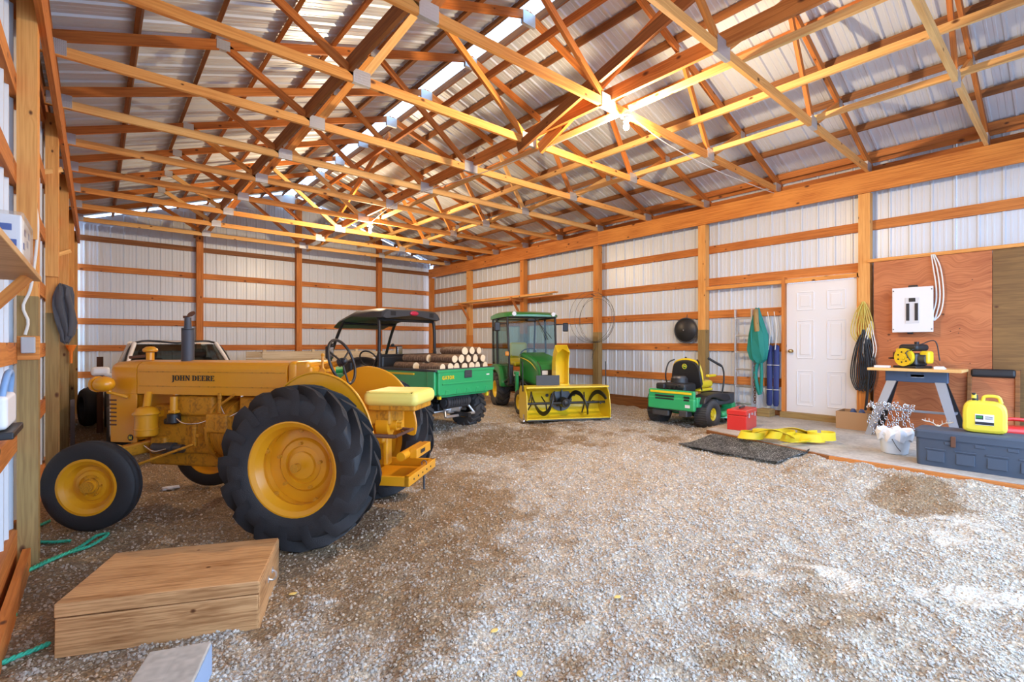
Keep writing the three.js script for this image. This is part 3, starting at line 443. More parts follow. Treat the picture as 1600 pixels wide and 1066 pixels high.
// ---------------------------------------------------------------- green utility vehicle with a load of firewood
const UT = { p: [4.22, floorY(4.22, -6.7) - .005, -6.68], a: 102.5 * Math.PI / 180 };
{
  const t = thing('utility_vehicle', 'green and black utility vehicle with roll cage roof and tailgate', 'utility vehicle', UT.p, UT.a), mk = (n, g, m, p = t) => part(n, g, m, p);
  for (const [x, s] of [[0, -1], [0, 1], [1.98, -1], [1.98, 1]]) {
    const w = mk('tire', lugTire(.33, .27, .17, 17, .028, .22, .03).map((g) => g.translate(x, .33, s * .60)), M.rubberDusty);
    mk('rim', [...wheelRim(.17, .2, .06, .05, s), latheZ([[.165, -s * .10], [.12, -s * .02], [0, -s * .01], [0, -s * .03], [.12, -s * .04], [.165, -s * .12]], 28)].map((g) => g.translate(x, .33, s * .60)), M.black, w);
    mk('bead_ring', [-1, 1].map((q) => tor(.178, .007, x, .33, s * .60 + q * .098, 6, 36)), M.yellowDirty, w);
  }
  mk('chassis', [rbox(2.5, .12, .7, .02, .98, .42, 0), rbox(1.0, .1, 1.2, .02, 1.3, .42, 0), rbox(.5, .22, .5, .04, .1, .45, 0)], M.black);
  // bed: green outside panels, dark rim and floor
  const bed = mk('cargo_bed', [extX([[-.64, .66], [-.66, .98], [-.62, 1.0], [-.6, .98], [-.6, .7], [.6, .7], [.6, .98], [.62, 1.0], [.66, .98], [.64, .66], [.5, .6], [-.5, .6]], 1.22, .004, .10), box(.04, .34, 1.2, .69, .82, 0)], M.greenBright);
  mk('bed_rim', [rbox(1.3, .04, .07, .015, .10, 1.0, -.64), rbox(1.3, .04, .07, .015, .10, 1.0, .64), rbox(.07, .04, 1.3, .015, .72, 1.0, 0)], M.charcoal, bed);
  mk('bed_floor', box(1.15, .02, 1.18, .1, .715, 0), M.black, bed);
  const gate = mk('tailgate', [extX(rr(1.24, .36, .04, 0, .815), .06, .012, -.53), rbox(.05, .05, 1.28, .015, -.545, .99, 0), ...[-.45, -.22, 0, .22, .45].map((z) => extX([[z - .05, .64], [z + .05, .64], [z + .03, .71], [z - .03, .71]], .03, .004, -.56)), rbox(.02, .025, 1.1, .008, -.562, .80, 0)], M.greenBright, bed);
  mk('gate_rim', rbox(.075, .035, 1.26, .012, -.53, 1.005, 0), M.charcoal, bed);
  mk('corner_panel', [-1, 1].map((s) => rbox(.16, .36, .05, .02, -.44, .82, s * .645)), M.greenBright, bed);
  mk('gate_latch', [rbox(.03, .12, .16, .01, -.565, .93, .0), rbox(.02, .04, .1, .006, -.575, .90, 0)], M.charcoal, bed);
  mk('gate_lettering', [rot(textGeo('GATOR', .055, .003), 0, -Math.PI / 2, 0).translate(-.566, .865, -.43)], M.yellowBright, bed);
  mk('gate_badge', [box(.004, .02, .07, -.566, .90, .47)], M.white, bed);
  mk('yellow_trim', [rbox(.9, .03, .02, .006, .35, .94, -.672), rbox(.9, .03, .02, .006, .35, .60, -.63), rbox(.05, .05, .05, .01, -.5, .60, -.55), rbox(.05, .07, .05, .01, -.5, .58, .52)], M.yellowBright);
  // muffler and rear suspension
  mk('muffler', [cylZ(.095, .095, .50, -.36, .50, -.06, 24), cylZ(.06, .06, .54, -.36, .50, -.06, 16)], M.charcoal);
  const sl = []; for (let k = 0; k < 8; k++) sl.push(rbox(.012, .11, .022, .004, -.452, .505, -.25 + .052 * k)); mk('muffler_slots', sl, M.black);
  mk('suspension_arms', [rod([-.1, .36, -.15], [-.05, .30, -.5], .025), rod([-.3, .38, -.1], [-.05, .30, -.5], .022), rod([-.1, .36, .15], [-.05, .30, .5], .025), rod([-.3, .38, .1], [-.05, .30, .5], .022), rod([-.05, .34, .45], [-.1, .75, .40], .03), rod([-.05, .34, -.45], [-.1, .75, -.40], .03), rbox(.3, .16, .3, .05, -.15, .38, 0), rod([-.38, .28, -.3], [-.38, .28, .35], .022), rod([-.38, .28, -.3], [-.3, .45, -.25], .02), rod([-.38, .28, .35], [-.3, .45, .25], .02)], M.alu);
  mk('hitch', [box(.3, .06, .06, -.45, .30, 0)], M.black);
  // body, seats, cage
  mk('body', [extX(rr(1.3, .5, .08, 0, .62), .5, .02, 1.95), rbox(.5, .36, 1.25, .1, 2.35, .78, 0), rbox(.9, .1, 1.3, .03, 1.3, .5, 0), rbox(.35, .3, 1.2, .06, .85, .55, 0)], M.greenBright);
  mk('front_fender', [-1, 1].map((s) => rbox(.6, .12, .3, .05, 2.0, .74, s * .58)), M.black);
  mk('dash', [rbox(.25, .3, 1.2, .06, 1.72, .95, 0)], M.black);
  mk('seat', [rbox(.45, .14, 1.15, .05, 1.08, .72, 0), rbox(.14, .48, .54, .06, .86, .98, -.30).rotateZ(0), rbox(.14, .48, .54, .06, .86, .98, .30)], M.black);
  mk('hood_cowl', [ball(.3, 1.75, .98, -.25, .9, .6, 1.1, 20)], M.black);
  mk('steering_wheel', [tor(.17, .014, 0, 0, 0, 8, 30).rotateY(Math.PI / 2).rotateZ(-.6).translate(1.48, 1.12, -.3)], M.black);
  const cage = mk('roll_cage', [-1, 1].flatMap((s) => [tube([[.80, .62, s * .61], [.80, 1.2, s * .61], [.81, 1.72, s * .60], [.92, 1.83, s * .58], [1.3, 1.86, s * .56], [1.7, 1.84, s * .56], [1.88, 1.70, s * .57], [2.12, 1.25, s * .60], [2.2, .95, s * .60]], .027, 60, 8)]).concat([rod([.84, 1.78, -.58], [.84, 1.78, .58], .024), rod([1.86, 1.74, -.56], [1.86, 1.74, .56], .024), rod([.80, 1.2, -.6], [.80, 1.2, .6], .02), rod([.80, 1.25, -.61], [1.05, .8, -.61], .022), rod([.80, 1.25, .61], [1.05, .8, .61], .022), rbox(.06, .25, .06, .02, .79, 1.12, -.61), rbox(.05, .22, .05, .02, .79, 1.15, .61)]), M.black);
  mk('roof_panel', [loft([[.68, 1.80, .62, 1.93], [.72, 1.79, .645, 1.955], [.95, 1.80, .65, 1.965], [1.5, 1.83, .64, 1.95], [1.95, 1.74, .60, 1.84], [2.14, 1.66, .56, 1.73]].map(([x, y0, w, y1]) => [[-w, y0 + .02], [-w + .03, y1 - .05], [-w + .12, y1], [0, y1 + .012], [w - .12, y1], [w - .03, y1 - .05], [w, y0 + .02], [w - .06, y0], [0, y1 - .06], [-w + .06, y0]].map(([z, y]) => V(x, y, z))))], M.charcoal);
  mk('roof_vents', [-1, 1].map((s) => rbox(.012, .075, .11, .01, .682, 1.885, s * .42)), M.black);
  mk('rear_lamp', [ball(.05, .675, 1.90, .02, .5, .8, 1.9, 18)], phys(0xffffff, .2, { color: new THREE.Color().setRGB(.55, .02, .07), clearcoat: .8 }));
  for (const s of [-1, 1]) { const mr = mk('mirror', [rbox(.05, .22, .15, .03, 1.95, 1.24, s * .76), rod([2.05, 1.34, s * .6], [1.95, 1.34, s * .76], .012), ball(.035, 2.02, 1.36, s * .66)], M.black); mk('mirror_glass', rbox(.01, .18, .12, .02, 1.922, 1.24, s * .76), M.chrome, mr); }
  // firewood, each piece on its own
  const toW = (x, y, z) => { const c = Math.cos(UT.a), s = Math.sin(UT.a); return [UT.p[0] + c * x + s * z, UT.p[1] + y, UT.p[2] - s * x + c * z]; };
  const bark = std(0xffffff, .9, 0, { map: dataTex(128, 128, (x, y) => { const n = .6 * vnoise(x / 6, y / 20, 21, 6, 91) + .4 * vnoise(x / 3, y / 5, 42, 25, 92); return [mixf(176, 78, n), mixf(150, 58, n), mixf(124, 44, n)]; }, true, .25, .25) });
  const cut = std(0xffffff, .75, 0, { map: dataTex(128, 128, (x, y) => { const d = Math.hypot(x - 64, y - 64), n = .5 + .5 * Math.sin(d * 1.1 + 3 * vnoise(x / 16, y / 16, 8, 8, 93)); return [mixf(244, 218, n * .6), mixf(228, 192, n * .6), mixf(196, 150, n * .6)]; }, true, .16, .16) });
  const rl = rng(44), logs = [];
  [[7, -.48, .793], [6, -.40, .914], [7, -.48, 1.035], [5, -.22, 1.156], [3, .02, 1.277]].forEach(([n, z0, y], layer) => { for (const row of [0, 1]) for (let k = 0; k < n - (row && layer > 1 ? 1 : 0); k++) if (!(row && layer > 3)) logs.push([row ? .09 : -.455 - .03 * rl(), y + .004 * rl(), z0 + .16 * k + .01 * (rl() - .5), .058 + .012 * rl(), .06 * (rl() - .5), layer, row]); });
  logs.forEach(([x, y, z, r, yaw, layer, row], i) => {
    const o = thing('firewood_log', `pale ended firewood log in the ${['lowest', 'second', 'third', 'fourth', 'topmost'][layer]} layer of the pile, ${row ? 'nearer the seats' : 'nearer the tailgate'}`, 'log', toW(x, y, z), UT.a + yaw * 3, 'firewood logs in the cargo bed'), L = .42 + .1 * rl(), k = 9;
    const pr = []; for (let q = 0; q < k; q++) { const a = q / k * 6.283; pr.push([r * (.9 + .2 * rl()) * Math.cos(a), r * (.9 + .2 * rl()) * Math.sin(a)]); }
    part('bark', ext(smooth(pr, 18), L, .003, 0).rotateY(Math.PI / 2).translate(L / 2 - .02, 0, 0), bark, o);
    part('cut_end', [boxUV(ext(smooth(pr.map(([a, b]) => [a * .93, b * .93]), 18), .006, 0, 0).rotateY(Math.PI / 2)).translate(-.021, 0, 0), boxUV(ext(smooth(pr.map(([a, b]) => [a * .93, b * .93]), 18), .006, 0, 0).rotateY(Math.PI / 2)).translate(L - .019, 0, 0)], cut, o);
  });
}
// ---------------------------------------------------------------- compact tractor with cab
const CTA = -112.5 * Math.PI / 180, CTP = [7.02, floorY(6.9, -7.95), -7.93];
{
  const t = thing('compact_tractor', 'green compact tractor with glazed cab and yellow wheels behind the snow blower', 'tractor', CTP, CTA), mk = (n, g, m, p = t) => part(n, g, m, p);
  for (const s of [-1, 1]) {
    const r = mk('rear_tire', lugTire(.36, .28, .17, 16, .03, .3, .035).map((g) => g.translate(0, .355, s * .48)), M.rubberDusty); mk('rim', wheelRim(.17, .22, .08, .06, s).map((g) => g.translate(0, .355, s * .48)), M.yellowBright, r);
    const f = mk('front_tire', lugTire(.235, .19, .125, 15, .022, .3, .022).map((g) => g.translate(1.42, .232, s * .46)), M.rubberDusty); mk('rim', wheelRim(.125, .16, .05, .04, s).map((g) => g.translate(1.42, .232, s * .46)), M.yellowBright, f);
  }
  mk('chassis', [rbox(1.7, .2, .32, .03, .75, .45, 0), cylZ(.07, .07, .9, 0, .355, 0), rbox(.14, .12, .8, .03, 1.42, .28, 0), rbox(.3, .25, .5, .03, .1, .5, 0)], M.darkSteel);
  const prof = smooth([[.68, .62], [.68, 1.12], [.95, 1.115], [1.35, 1.05], [1.66, .93], [1.77, .78], [1.78, .60], [1.72, .54], [1.2, .55], [.8, .58]], 40);
  const hood = mk('hood', [ext(prof, .52, .05, 0)], M.green);
  mk('hood_stripe', [-1, 1].map((s) => tube([[.72, 1.04, s * .262], [1.1, 1.0, s * .262], [1.4, .93, s * .26], [1.68, .80, s * .25]], .009, 20, 6)), M.yellowBright, hood);
  mk('grille', [rbox(.03, .13, .42, .015, 1.77, .78, 0), rbox(.03, .20, .40, .015, 1.765, .61, 0)], M.black, hood);
  mk('headlight', [-1, 1].map((s) => rbox(.02, .08, .11, .012, 1.785, .79, s * .155)), std(new THREE.Color().setRGB(.8, .82, .84), .15), hood);
  mk('maker_badge', cylX(.022, .022, .01, 1.79, .735, 0), M.chrome, hood);
  mk('brush_guard', [-1, 1].map((s) => tube([[1.5, .45, s * .27], [1.86, .50, s * .27], [1.88, .85, s * .27], [1.70, .99, s * .27]], .012, 24, 6)).concat([rod([1.87, .6, -.27], [1.87, .6, .27], .01)]), M.black);
  const fend = mk('fender', [-1, 1].map((s) => ext(smooth([[-.42, .45], [-.42, .75], [-.2, .86], [.3, .86], [.45, .7], [.5, .45], [.4, .45], [.3, .66], [.0, .76], [-.3, .62]], 30), .26, .02, s * .48)), M.green);
  mk('footwell', [rbox(.5, .06, 1.05, .02, .5, .50, 0), rbox(.12, .4, .1, .03, .72, .70, .47), rbox(.12, .4, .1, .03, .72, .70, -.47)], M.black);
  const post = (a, b) => rod(a, b, .024, 8);
  const cab = mk('cab_frame', [-1, 1].flatMap((s) => [post([.78, .62, s * .50], [.66, 1.86, s * .52]), post([.08, .86, s * .55], [.02, 1.86, s * .55]), post([-.48, .85, s * .48], [-.46, 1.86, s * .50]), post([.66, 1.86, s * .52], [-.46, 1.86, s * .50]), post([.40, .5, s * .53], [.78, .64, s * .50]), post([-.48, .85, s * .48], [.10, .88, s * .55])]).concat([post([.66, 1.86, -.52], [.66, 1.86, .52]), post([-.46, 1.86, -.5], [-.46, 1.86, .5]), post([-.48, .85, -.48], [-.48, .85, .48]), post([.77, .95, -.26], [.78, .95, .26]), rbox(.16, .05, .18, .02, .60, 1.80, .0)]), M.black);
  mk('windshield', [extX([[-.50, 1.10], [.50, 1.10], [.50, 1.84], [-.50, 1.84]], .006).rotateZ(.09).translate(.84, -.06, 0)], M.glass, cab);
  for (const s of [-1, 1]) { mk('door_pane', ext([[.74, .66], [.64, 1.84], [.03, 1.84], [.08, .88], [.35, .55]], .006, 0, s * .535), M.glass, cab); mk('side_pane', ext([[.06, .88], [.02, 1.84], [-.45, 1.84], [-.47, .88]], .006, 0, s * .525), M.glass, cab); }
  mk('rear_pane', extX([[-.46, .88], [.46, .88], [.47, 1.84], [-.47, 1.84]], .006, 0, -.47), M.glass, cab);
  mk('cab_roof', [loft([[-.56, .50, 1.86, 1.92], [-.52, .54, 1.85, 1.955], [0, .57, 1.86, 1.985], [.55, .57, 1.86, 1.97], [.74, .54, 1.86, 1.93], [.78, .5, 1.87, 1.90]].map(([x, w, a, b]) => [[-w, a], [-w, b - .03], [-w + .08, b], [0, b + .012], [w - .08, b], [w, b - .03], [w, a]].map(([z, y]) => V(x, y, z))))], M.green);
  mk('work_lamp', [-1, 1].flatMap((s) => [cylX(.042, .042, .03, .80, 1.915, s * .42, 20)]), std(new THREE.Color().setRGB(.82, .85, .87), .2), cab);
  mk('seat', [rbox(.4, .1, .42, .04, .0, .88, 0), rbox(.12, .45, .40, .05, -.2, 1.12, 0)], M.yellowBright);
  mk('steering_wheel', [tor(.16, .013, 0, 0, 0, 8, 28).rotateY(Math.PI / 2).rotateZ(-.9).translate(.46, 1.12, 0), rod([.46, 1.12, 0], [.66, .95, 0], .02), rbox(.16, .24, .3, .05, .70, 1.0, 0)], M.black);
  mk('wiper', [rod([.70, 1.84, -.1], [.76, 1.4, -.32], .008), rod([.72, 1.7, -.18], [.77, 1.42, -.4], .006)], M.black);
  for (const s of [-1, 1]) { mk('mirror', [rbox(.04, .18, .12, .025, .70, 1.66, s * .74), rod([.68, 1.72, s * .54], [.70, 1.72, s * .72], .009)], M.black); mk('marker_lamp', [rbox(.06, .09, .07, .02, .84, 1.12, s * .58), rod([.76, 1.12, s * .52], [.84, 1.12, s * .56], .01)], phys(0xffffff, .3, { color: new THREE.Color().setRGB(.80, .32, .02) })); mk('loader_bracket', [rbox(.08, .42, .05, .01, .98, .52, s * .42), rbox(.16, .06, .06, .01, .95, .74, s * .42)], M.greenBright); }
  mk('hydraulic_hose', [-1, 1].flatMap((s) => [tube([[1.0, .6, s * .35], [1.2, .45, s * .40], [1.5, .5, s * .32], [1.8, .45, s * .2]], .012, 24), tube([[1.05, .5, s * .33], [1.3, .56, s * .36], [1.55, .42, s * .3]], .010, 20)]), M.black);
}
{ // snow blower on the tractor's front
  const A = -118 * Math.PI / 180, t = thing('snow_blower', 'yellow front mounted snow blower with black auger and tall chute', 'snow blower', [6.17, floorY(6.17, -5.8) + .012, -5.84], A), mk = (n, g, m, p = t) => part(n, g, m, p), W = 1.46;
  const back = smooth([[.25, .04], [-.08, .03], [-.22, .12], [-.26, .3], [-.2, .48], [-.02, .56], [.10, .57], [.10, .555], [-.03, .545], [-.18, .46], [-.235, .3], [-.2, .14], [-.07, .05], [.25, .055]], 60);
  const h = mk('housing', [ext(back, W, .002, 0), box(.34, .025, W, .06, .575, 0)], M.yellowBright);
  for (const s of [-1, 1]) { mk('side_plate', ext([[.28, .03], [-.24, .03], [-.28, .2], [-.27, .5], [-.2, .58], [.12, .59], [.24, .46], [.30, .2]], .014, .003, s * W / 2), M.yellowBright); mk('skid_shoe', [rbox(.34, .04, .05, .015, .05, .02, s * (W / 2 + .04)), rbox(.1, .1, .01, .003, .1, .07, s * (W / 2 + .015))], M.chrome); }
  mk('cutting_edge', rbox(.06, .016, W, .005, .26, .035, 0), M.darkSteel);
  const helix = (z0, z1, turns, dir) => { const rings = [], n = 48; for (let i = 0; i <= n; i++) { const u = i / n, a = dir * u * turns * 6.283 + .4, z = mixf(z0, z1, u), e = V(Math.cos(a), Math.sin(a), 0); rings.push([[.14, -.009], [.212, -.009], [.212, .009], [.14, .009]].map(([r, dz]) => V(.06 + e.x * r, .29 + e.y * r, z + dz))); } return loft(rings); };
  mk('auger', [helix(-.68, -.08, 1.5, 1), helix(.68, .08, 1.5, 1), cylZ(.022, .022, W, .06, .29, 0), ...[-.6, -.35, .35, .6].flatMap((z, i) => [0, 1].map((k) => { const a = i * 1.3 + k * Math.PI; return rod([.06, .29, z], [.06 + .19 * Math.cos(a), .29 + .19 * Math.sin(a), z + .03], .012); })), cylX(.07, .09, .2, .02, .29, 0), ball(.085, .06, .29, 0)], M.black);
  mk('impeller', [cylX(.2, .2, .03, -.19, .32, 0, 24), ...[0, 1, 2, 3].map((k) => rbox(.06, .17, .02, .004).translate(0, .1, 0).rotateX(k * 1.571).translate(-.15, .32, 0))], M.darkSteel);
  const ch = mk('chute', [loft([[-.22, .56, .12, .12], [-.22, .78, .12, .12], [-.21, .98, .12, .11], [-.17, 1.12, .12, .10], [-.09, 1.22, .11, .09]].map(([x, y, w, d], i) => [[-w, -d], [w, -d], [w, d], [w - .012, d], [w - .012, -d + .012], [-w + .012, -d + .012], [-w + .012, d], [-w, d]].map(([z, dx]) => V(x + dx * (i > 2 ? .9 : 1), y - dx * (i > 2 ? .35 * (i - 2) : 0), z))))], M.yellowBright);
  mk('chute_ring', [cylY(.16, .16, .04, -.2, .585, 0, 24)], M.yellowBright, ch);
  mk('drift_board', rbox(.014, .18, .42, .004, -.05, .67, .28), M.charcoal);
  for (const s of [-1, 1]) mk('marker_rod', rod([.05, .5, s * (W / 2 + .02)], [.03, 1.0, s * (W / 2 + .02)], .01), M.black);
  mk('mount_frame', [rod([-.2, .4, -.25], [-.6, .42, -.2], .03), rod([-.2, .4, .25], [-.6, .42, .2], .03), rbox(.06, .3, .6, .01, -.28, .35, 0)], M.black);
}
{ // zero-turn mower
  const t = thing('riding_mower', 'green zero turn riding mower with high backed black seat', 'mower', [7.24, floorY(7.2, -4.2) - .002, -4.22], 0), mk = (n, g, m, p = t) => part(n, g, m, p);
  for (const s of [-1, 1]) {
    const r = mk('rear_tire', [latheZ([[.1, -.10], [.15, -.12], [.2, -.115], [.225, -.085], [.23, 0], [.225, .085], [.2, .115], [.15, .12], [.1, .10], [.09, 0], [.1, -.1]], 36), ...Array.from({ length: 40 }, (_, k) => rot(rbox(.012, .02, .19, .004).translate(.228, 0, 0), 0, 0, k * .157)).map((g) => g)].map((g) => g.translate(0, .228, s * .42)), M.rubberDusty);
    mk('rim', wheelRim(.105, .19, .05, .04, s).map((g) => g.translate(0, .228, s * .42)), M.yellowBright, r);
    const c = mk('caster_wheel', [latheZ([[.06, -.04], [.12, -.045], [.13, 0], [.12, .045], [.06, .04], [.05, 0], [.06, -.04]], 28)].map((g) => g.translate(.96, .13, s * .30)), M.rubberDusty); mk('caster_fork', [rbox(.05, .26, .014, .004, .96, .24, s * .30 - .06), rbox(.05, .26, .014, .004, .96, .24, s * .30 + .06), rbox(.06, .02, .14, .004, .96, .37, s * .30)], M.green, c);
  }
  mk('bumper', [rbox(.08, .20, .82, .03, -.34, .38, 0), rbox(.06, .13, .80, .02, -.335, .53, 0), rbox(.30, .16, .05, .02, -.16, .42, .40), rbox(.30, .16, .05, .02, -.16, .42, -.40)], M.greenBright);
  mk('bumper_stripe', rbox(.012, .035, .72, .005, -.372, .555, 0), M.yellowBright);
  mk('bumper_slots', [rbox(.012, .03, .34, .006, -.375, .495, -.1), rbox(.012, .03, .34, .006, -.375, .45, -.1), rbox(.012, .03, .1, .006, -.375, .495, .28), rbox(.012, .03, .1, .006, -.375, .45, .28)], M.black);
  mk('number_sticker', box(.003, .045, .08, -.383, .36, .30), M.white);
  mk('frame', [rbox(1.4, .08, .5, .02, .35, .32, 0), rbox(.3, .12, .3, .02, -.1, .30, 0), rbox(.16, .1, .14, .02, -.3, .24, .22), rod([-.34, .22, -.3], [-.2, .3, -.2], .012), rbox(.08, .1, .3, .02, -.3, .22, -.2)], M.darkSteel);
  mk('engine', [rbox(.36, .16, .42, .05, -.12, .62, 0), cylY(.13, .14, .1, -.1, .72, 0), rbox(.14, .1, .16, .03, -.28, .64, -.2), ...[0, 1, 2, 3].map((k) => cylX(.02, .02, .1, -.3, .60 + .02 * k, -.1 + .08 * k, 8))], M.black);
  mk('engine_shroud', [cylY(.1, .12, .04, -.1, .78, 0), rbox(.06, .05, .12, .01, -.3, .66, .16)], M.darkSteel);
  const seat = mk('seat', [rbox(.42, .12, .48, .05, .34, .66, 0), rbox(.4, .05, .46, .02, .34, .57, 0)], M.yellowBright);
  mk('seat_back', [ext(smooth([[-.24, .62], [-.25, .85], [-.2, 1.0], [-.1, 1.05], [.1, 1.05], [.2, 1.0], [.25, .85], [.24, .62]], 30), .07, .02, 0).rotateY(Math.PI / 2).rotateZ(.10).translate(.20, 0, 0)], M.black, seat);
  mk('seat_edge', [tube([[.155, .70, -.25], [.135, .85, -.25], [.115, 1.0, -.2], [.11, 1.055, -.08], [.11, 1.055, .08], [.115, 1.0, .2], [.135, .85, .25], [.155, .70, .25]], .022, 40, 8)], M.yellowBright, seat);
  mk('seat_emblem', [cylX(.042, .042, .01, 0, 0, 0, 24).rotateZ(.10).translate(.055, .95, 0)], M.green, seat);
  mk('emblem_ring', [tor(.038, .004, 0, 0, 0, 6, 28).rotateY(Math.PI / 2).rotateZ(.10).translate(.049, .95, 0), rbox(.006, .014, .04, .003, .047, .955, 0), rod([.047, .95, .015], [.047, .935, .028], .004), rod([.047, .955, -.015], [.047, .97, -.03], .004)], M.yellowBright, seat);
  mk('fender', [-1, 1].map((s) => ext(smooth([[-.25, .40], [-.2, .50], [.0, .54], [.3, .54], [.55, .5], [.6, .42], [.4, .40], [.24, .44], [0, .48], [-.18, .42]], 30), .22, .02, s * .40)), M.black);
  mk('side_panel', [-1, 1].map((s) => rbox(.6, .18, .06, .03, .55, .42, s * .42)), M.charcoal);
  mk('armrest', [-1, 1].map((s) => rbox(.26, .045, .06, .02, .38, .80, s * .28)), M.yellowBright);
  mk('roll_bar', [-1, 1].map((s) => tube([[.05, .58, s * .30], [-.02, .8, s * .30], [.02, 1.0, s * .27], [.09, 1.06, s * .2]], .012, 20)), M.black);
  for (const s of [-1, 1]) mk('control_lever', [tube([[.62, .45, s * .34], [.66, .75, s * .36], [.62, .95, s * .34], [.50, 1.03, s * .24]], .014, 24), rod([.62, .95, s * .34], [.44, 1.08, s * .2], .02)], M.black);
  mk('mower_deck', [rbox(.60, .10, 1.05, .05, .62, .19, 0), cylY(.32, .34, .1, .62, .18, -.25, 28), cylY(.32, .34, .1, .62, .18, .25, 28), rbox(.12, .14, .2, .03, .86, .28, .34)], M.greenBright);
  mk('footplate', [rbox(.4, .03, .6, .01, .95, .36, 0), rbox(.04, .12, .6, .01, 1.14, .42, 0)], M.black);
}
{ // parked car, nose toward the door
  const t = thing('parked_car', 'white sedan parked behind the yellow tractor', 'car', [1.02, floorY(1, -10) + .0, -9.95], -Math.PI / 2), mk = (n, g, m, p = t) => part(n, g, m, p);
  const white = phys(0xffffff, .25, { color: new THREE.Color().setRGB(.80, .79, .77), clearcoat: .9, clearcoatRoughness: .08 });
  const bodyP = smooth([[-2.25, .35], [-2.3, .7], [-2.2, .95], [-1.6, 1.02], [.75, .98], [1.9, .86], [2.15, .72], [2.2, .45], [2.1, .28], [-2.1, .26]], 60);
  mk('body', [ext(bodyP, 1.78, .09, 0)], white);
  const ring = (y, x0, x1, w) => rr(x1 - x0, 2 * w, .12, (x0 + x1) / 2, 0, 4).map(([x, z]) => V(x, y, z));
  mk('roof', [loft([ring(1.50, -1.0, .22, .56), ring(1.535, -.95, .15, .53), ring(1.55, -.8, .0, .46)])], white);
  mk('roof_pillar', [-1, 1].flatMap((s) => [rod([.95, .97, s * .74], [.2, 1.5, s * .56], .035), rod([-.25, .98, s * .8], [-.3, 1.5, s * .58], .03), rod([-1.75, 1.0, s * .72], [-.98, 1.5, s * .55], .05)]), white);
  mk('sunroof', rbox(.5, .01, .6, .004, -.35, 1.55, 0), M.black);
  const pane = (pts) => { const p = pts.map((q) => V(...q)); const g = new THREE.BufferGeometry().setFromPoints([p[0], p[1], p[2], p[0], p[2], p[3]]); g.computeVertexNormals(); return g; };
  mk('windshield', pane([[.98, .98, .72], [.98, .98, -.72], [.22, 1.49, -.55], [.22, 1.49, .55]]), M.glassDark); mk('rear_window', pane([[-1.78, 1.02, -.7], [-1.78, 1.02, .7], [-1.0, 1.49, .54], [-1.0, 1.49, -.54]]), M.glassDark);
  for (const s of [-1, 1]) mk('side_window', pane([[.9, .99, s * .765], [-1.7, 1.01, s * .75], [-.98, 1.49, s * .565], [.2, 1.49, s * .57]]), M.glassDark);
  mk('windshield_surround', [tube([[.99, .975, -.74], [.21, 1.50, -.56], [.21, 1.51, 0], [.21, 1.50, .56], [.99, .975, .74]], .018, 40)], M.black);
  for (const s of [-1, 1]) mk('side_mirror', [rbox(.12, .13, .22, .045, .72, 1.10, s * .97), rod([.78, 1.04, s * .82], [.74, 1.05, s * .92], .025)], white);
  mk('seat', [-1, 1].flatMap((s) => [rbox(.16, .55, .46, .07, -.25, .98, s * .36), rbox(.12, .18, .26, .06, -.28, 1.32, s * .36), rbox(.45, .16, .46, .06, -.02, .75, s * .36)]), M.charcoal);
  mk('dashboard', rbox(.45, .14, 1.4, .06, .68, .96, 0), M.black); mk('steering_wheel', tor(.18, .016, 0, 0, 0, 8, 28).rotateY(Math.PI / 2).rotateZ(-.4).translate(.40, 1.05, .36), M.black);
  for (const [x, s] of [[-1.4, -1], [-1.4, 1], [1.35, -1], [1.35, 1]]) { const w = mk('tire', latheZ([[.2, -.1], [.3, -.11], [.33, -.08], [.335, 0], [.33, .08], [.3, .11], [.2, .1], [.19, 0], [.2, -.1]], 32).translate(x, .33, s * .80), M.rubber); mk('rim', wheelRim(.2, .18, .04, .05, s).map((g) => g.translate(x, .33, s * .80)), M.alu, w); }
  mk('headlamp', [-1, 1].map((s) => rbox(.25, .12, .35, .05, 2.02, .70, s * .62)), std(new THREE.Color().setRGB(.8, .82, .84), .1)); mk('bumper_grille', rbox(.05, .2, .9, .03, 2.19, .5, 0), M.black);
}
// ---------------------------------------------------------------- smaller things
function gp(px, py, y) {                             // where the sight line of a photo pixel meets the floor (or a level y)
  const r = (px - 800) / F_PX, s = Math.sin(YAW), c = Math.cos(YAW), dx = s + c * r, dz = -c + s * r; let t = 3;
  const at = () => y === undefined ? floorY(t * dx, t * dz) + disp(t * dx, t * dz) : y;
  for (let k = 0; k < 40; k++) t = .5 * t + .5 * (1.30 - at()) * F_PX / (py - 537);
  return V(t * dx, at(), t * dz);
}
function ribbon(pts, w, th, side) {                 // flat band along a curve; side(u) gives the band's width direction
  const c = new THREE.CatmullRomCurve3(pts.map((p) => p.isVector3 ? p : V(...p))), n = 10 * pts.length, rings = [];
  for (let i = 0; i <= n; i++) { const u = i / n, p = c.getPoint(u), T = c.getTangent(u), S = side(u).normalize(), N = T.clone().cross(S).normalize(); rings.push([[-.5, -.5], [.5, -.5], [.5, .5], [-.5, .5]].map(([a, b]) => p.clone().addScaledVector(S, a * w).addScaledVector(N, b * th))); }
  return loft(rings);
}
const SY = .12;                                     // top of the concrete pad
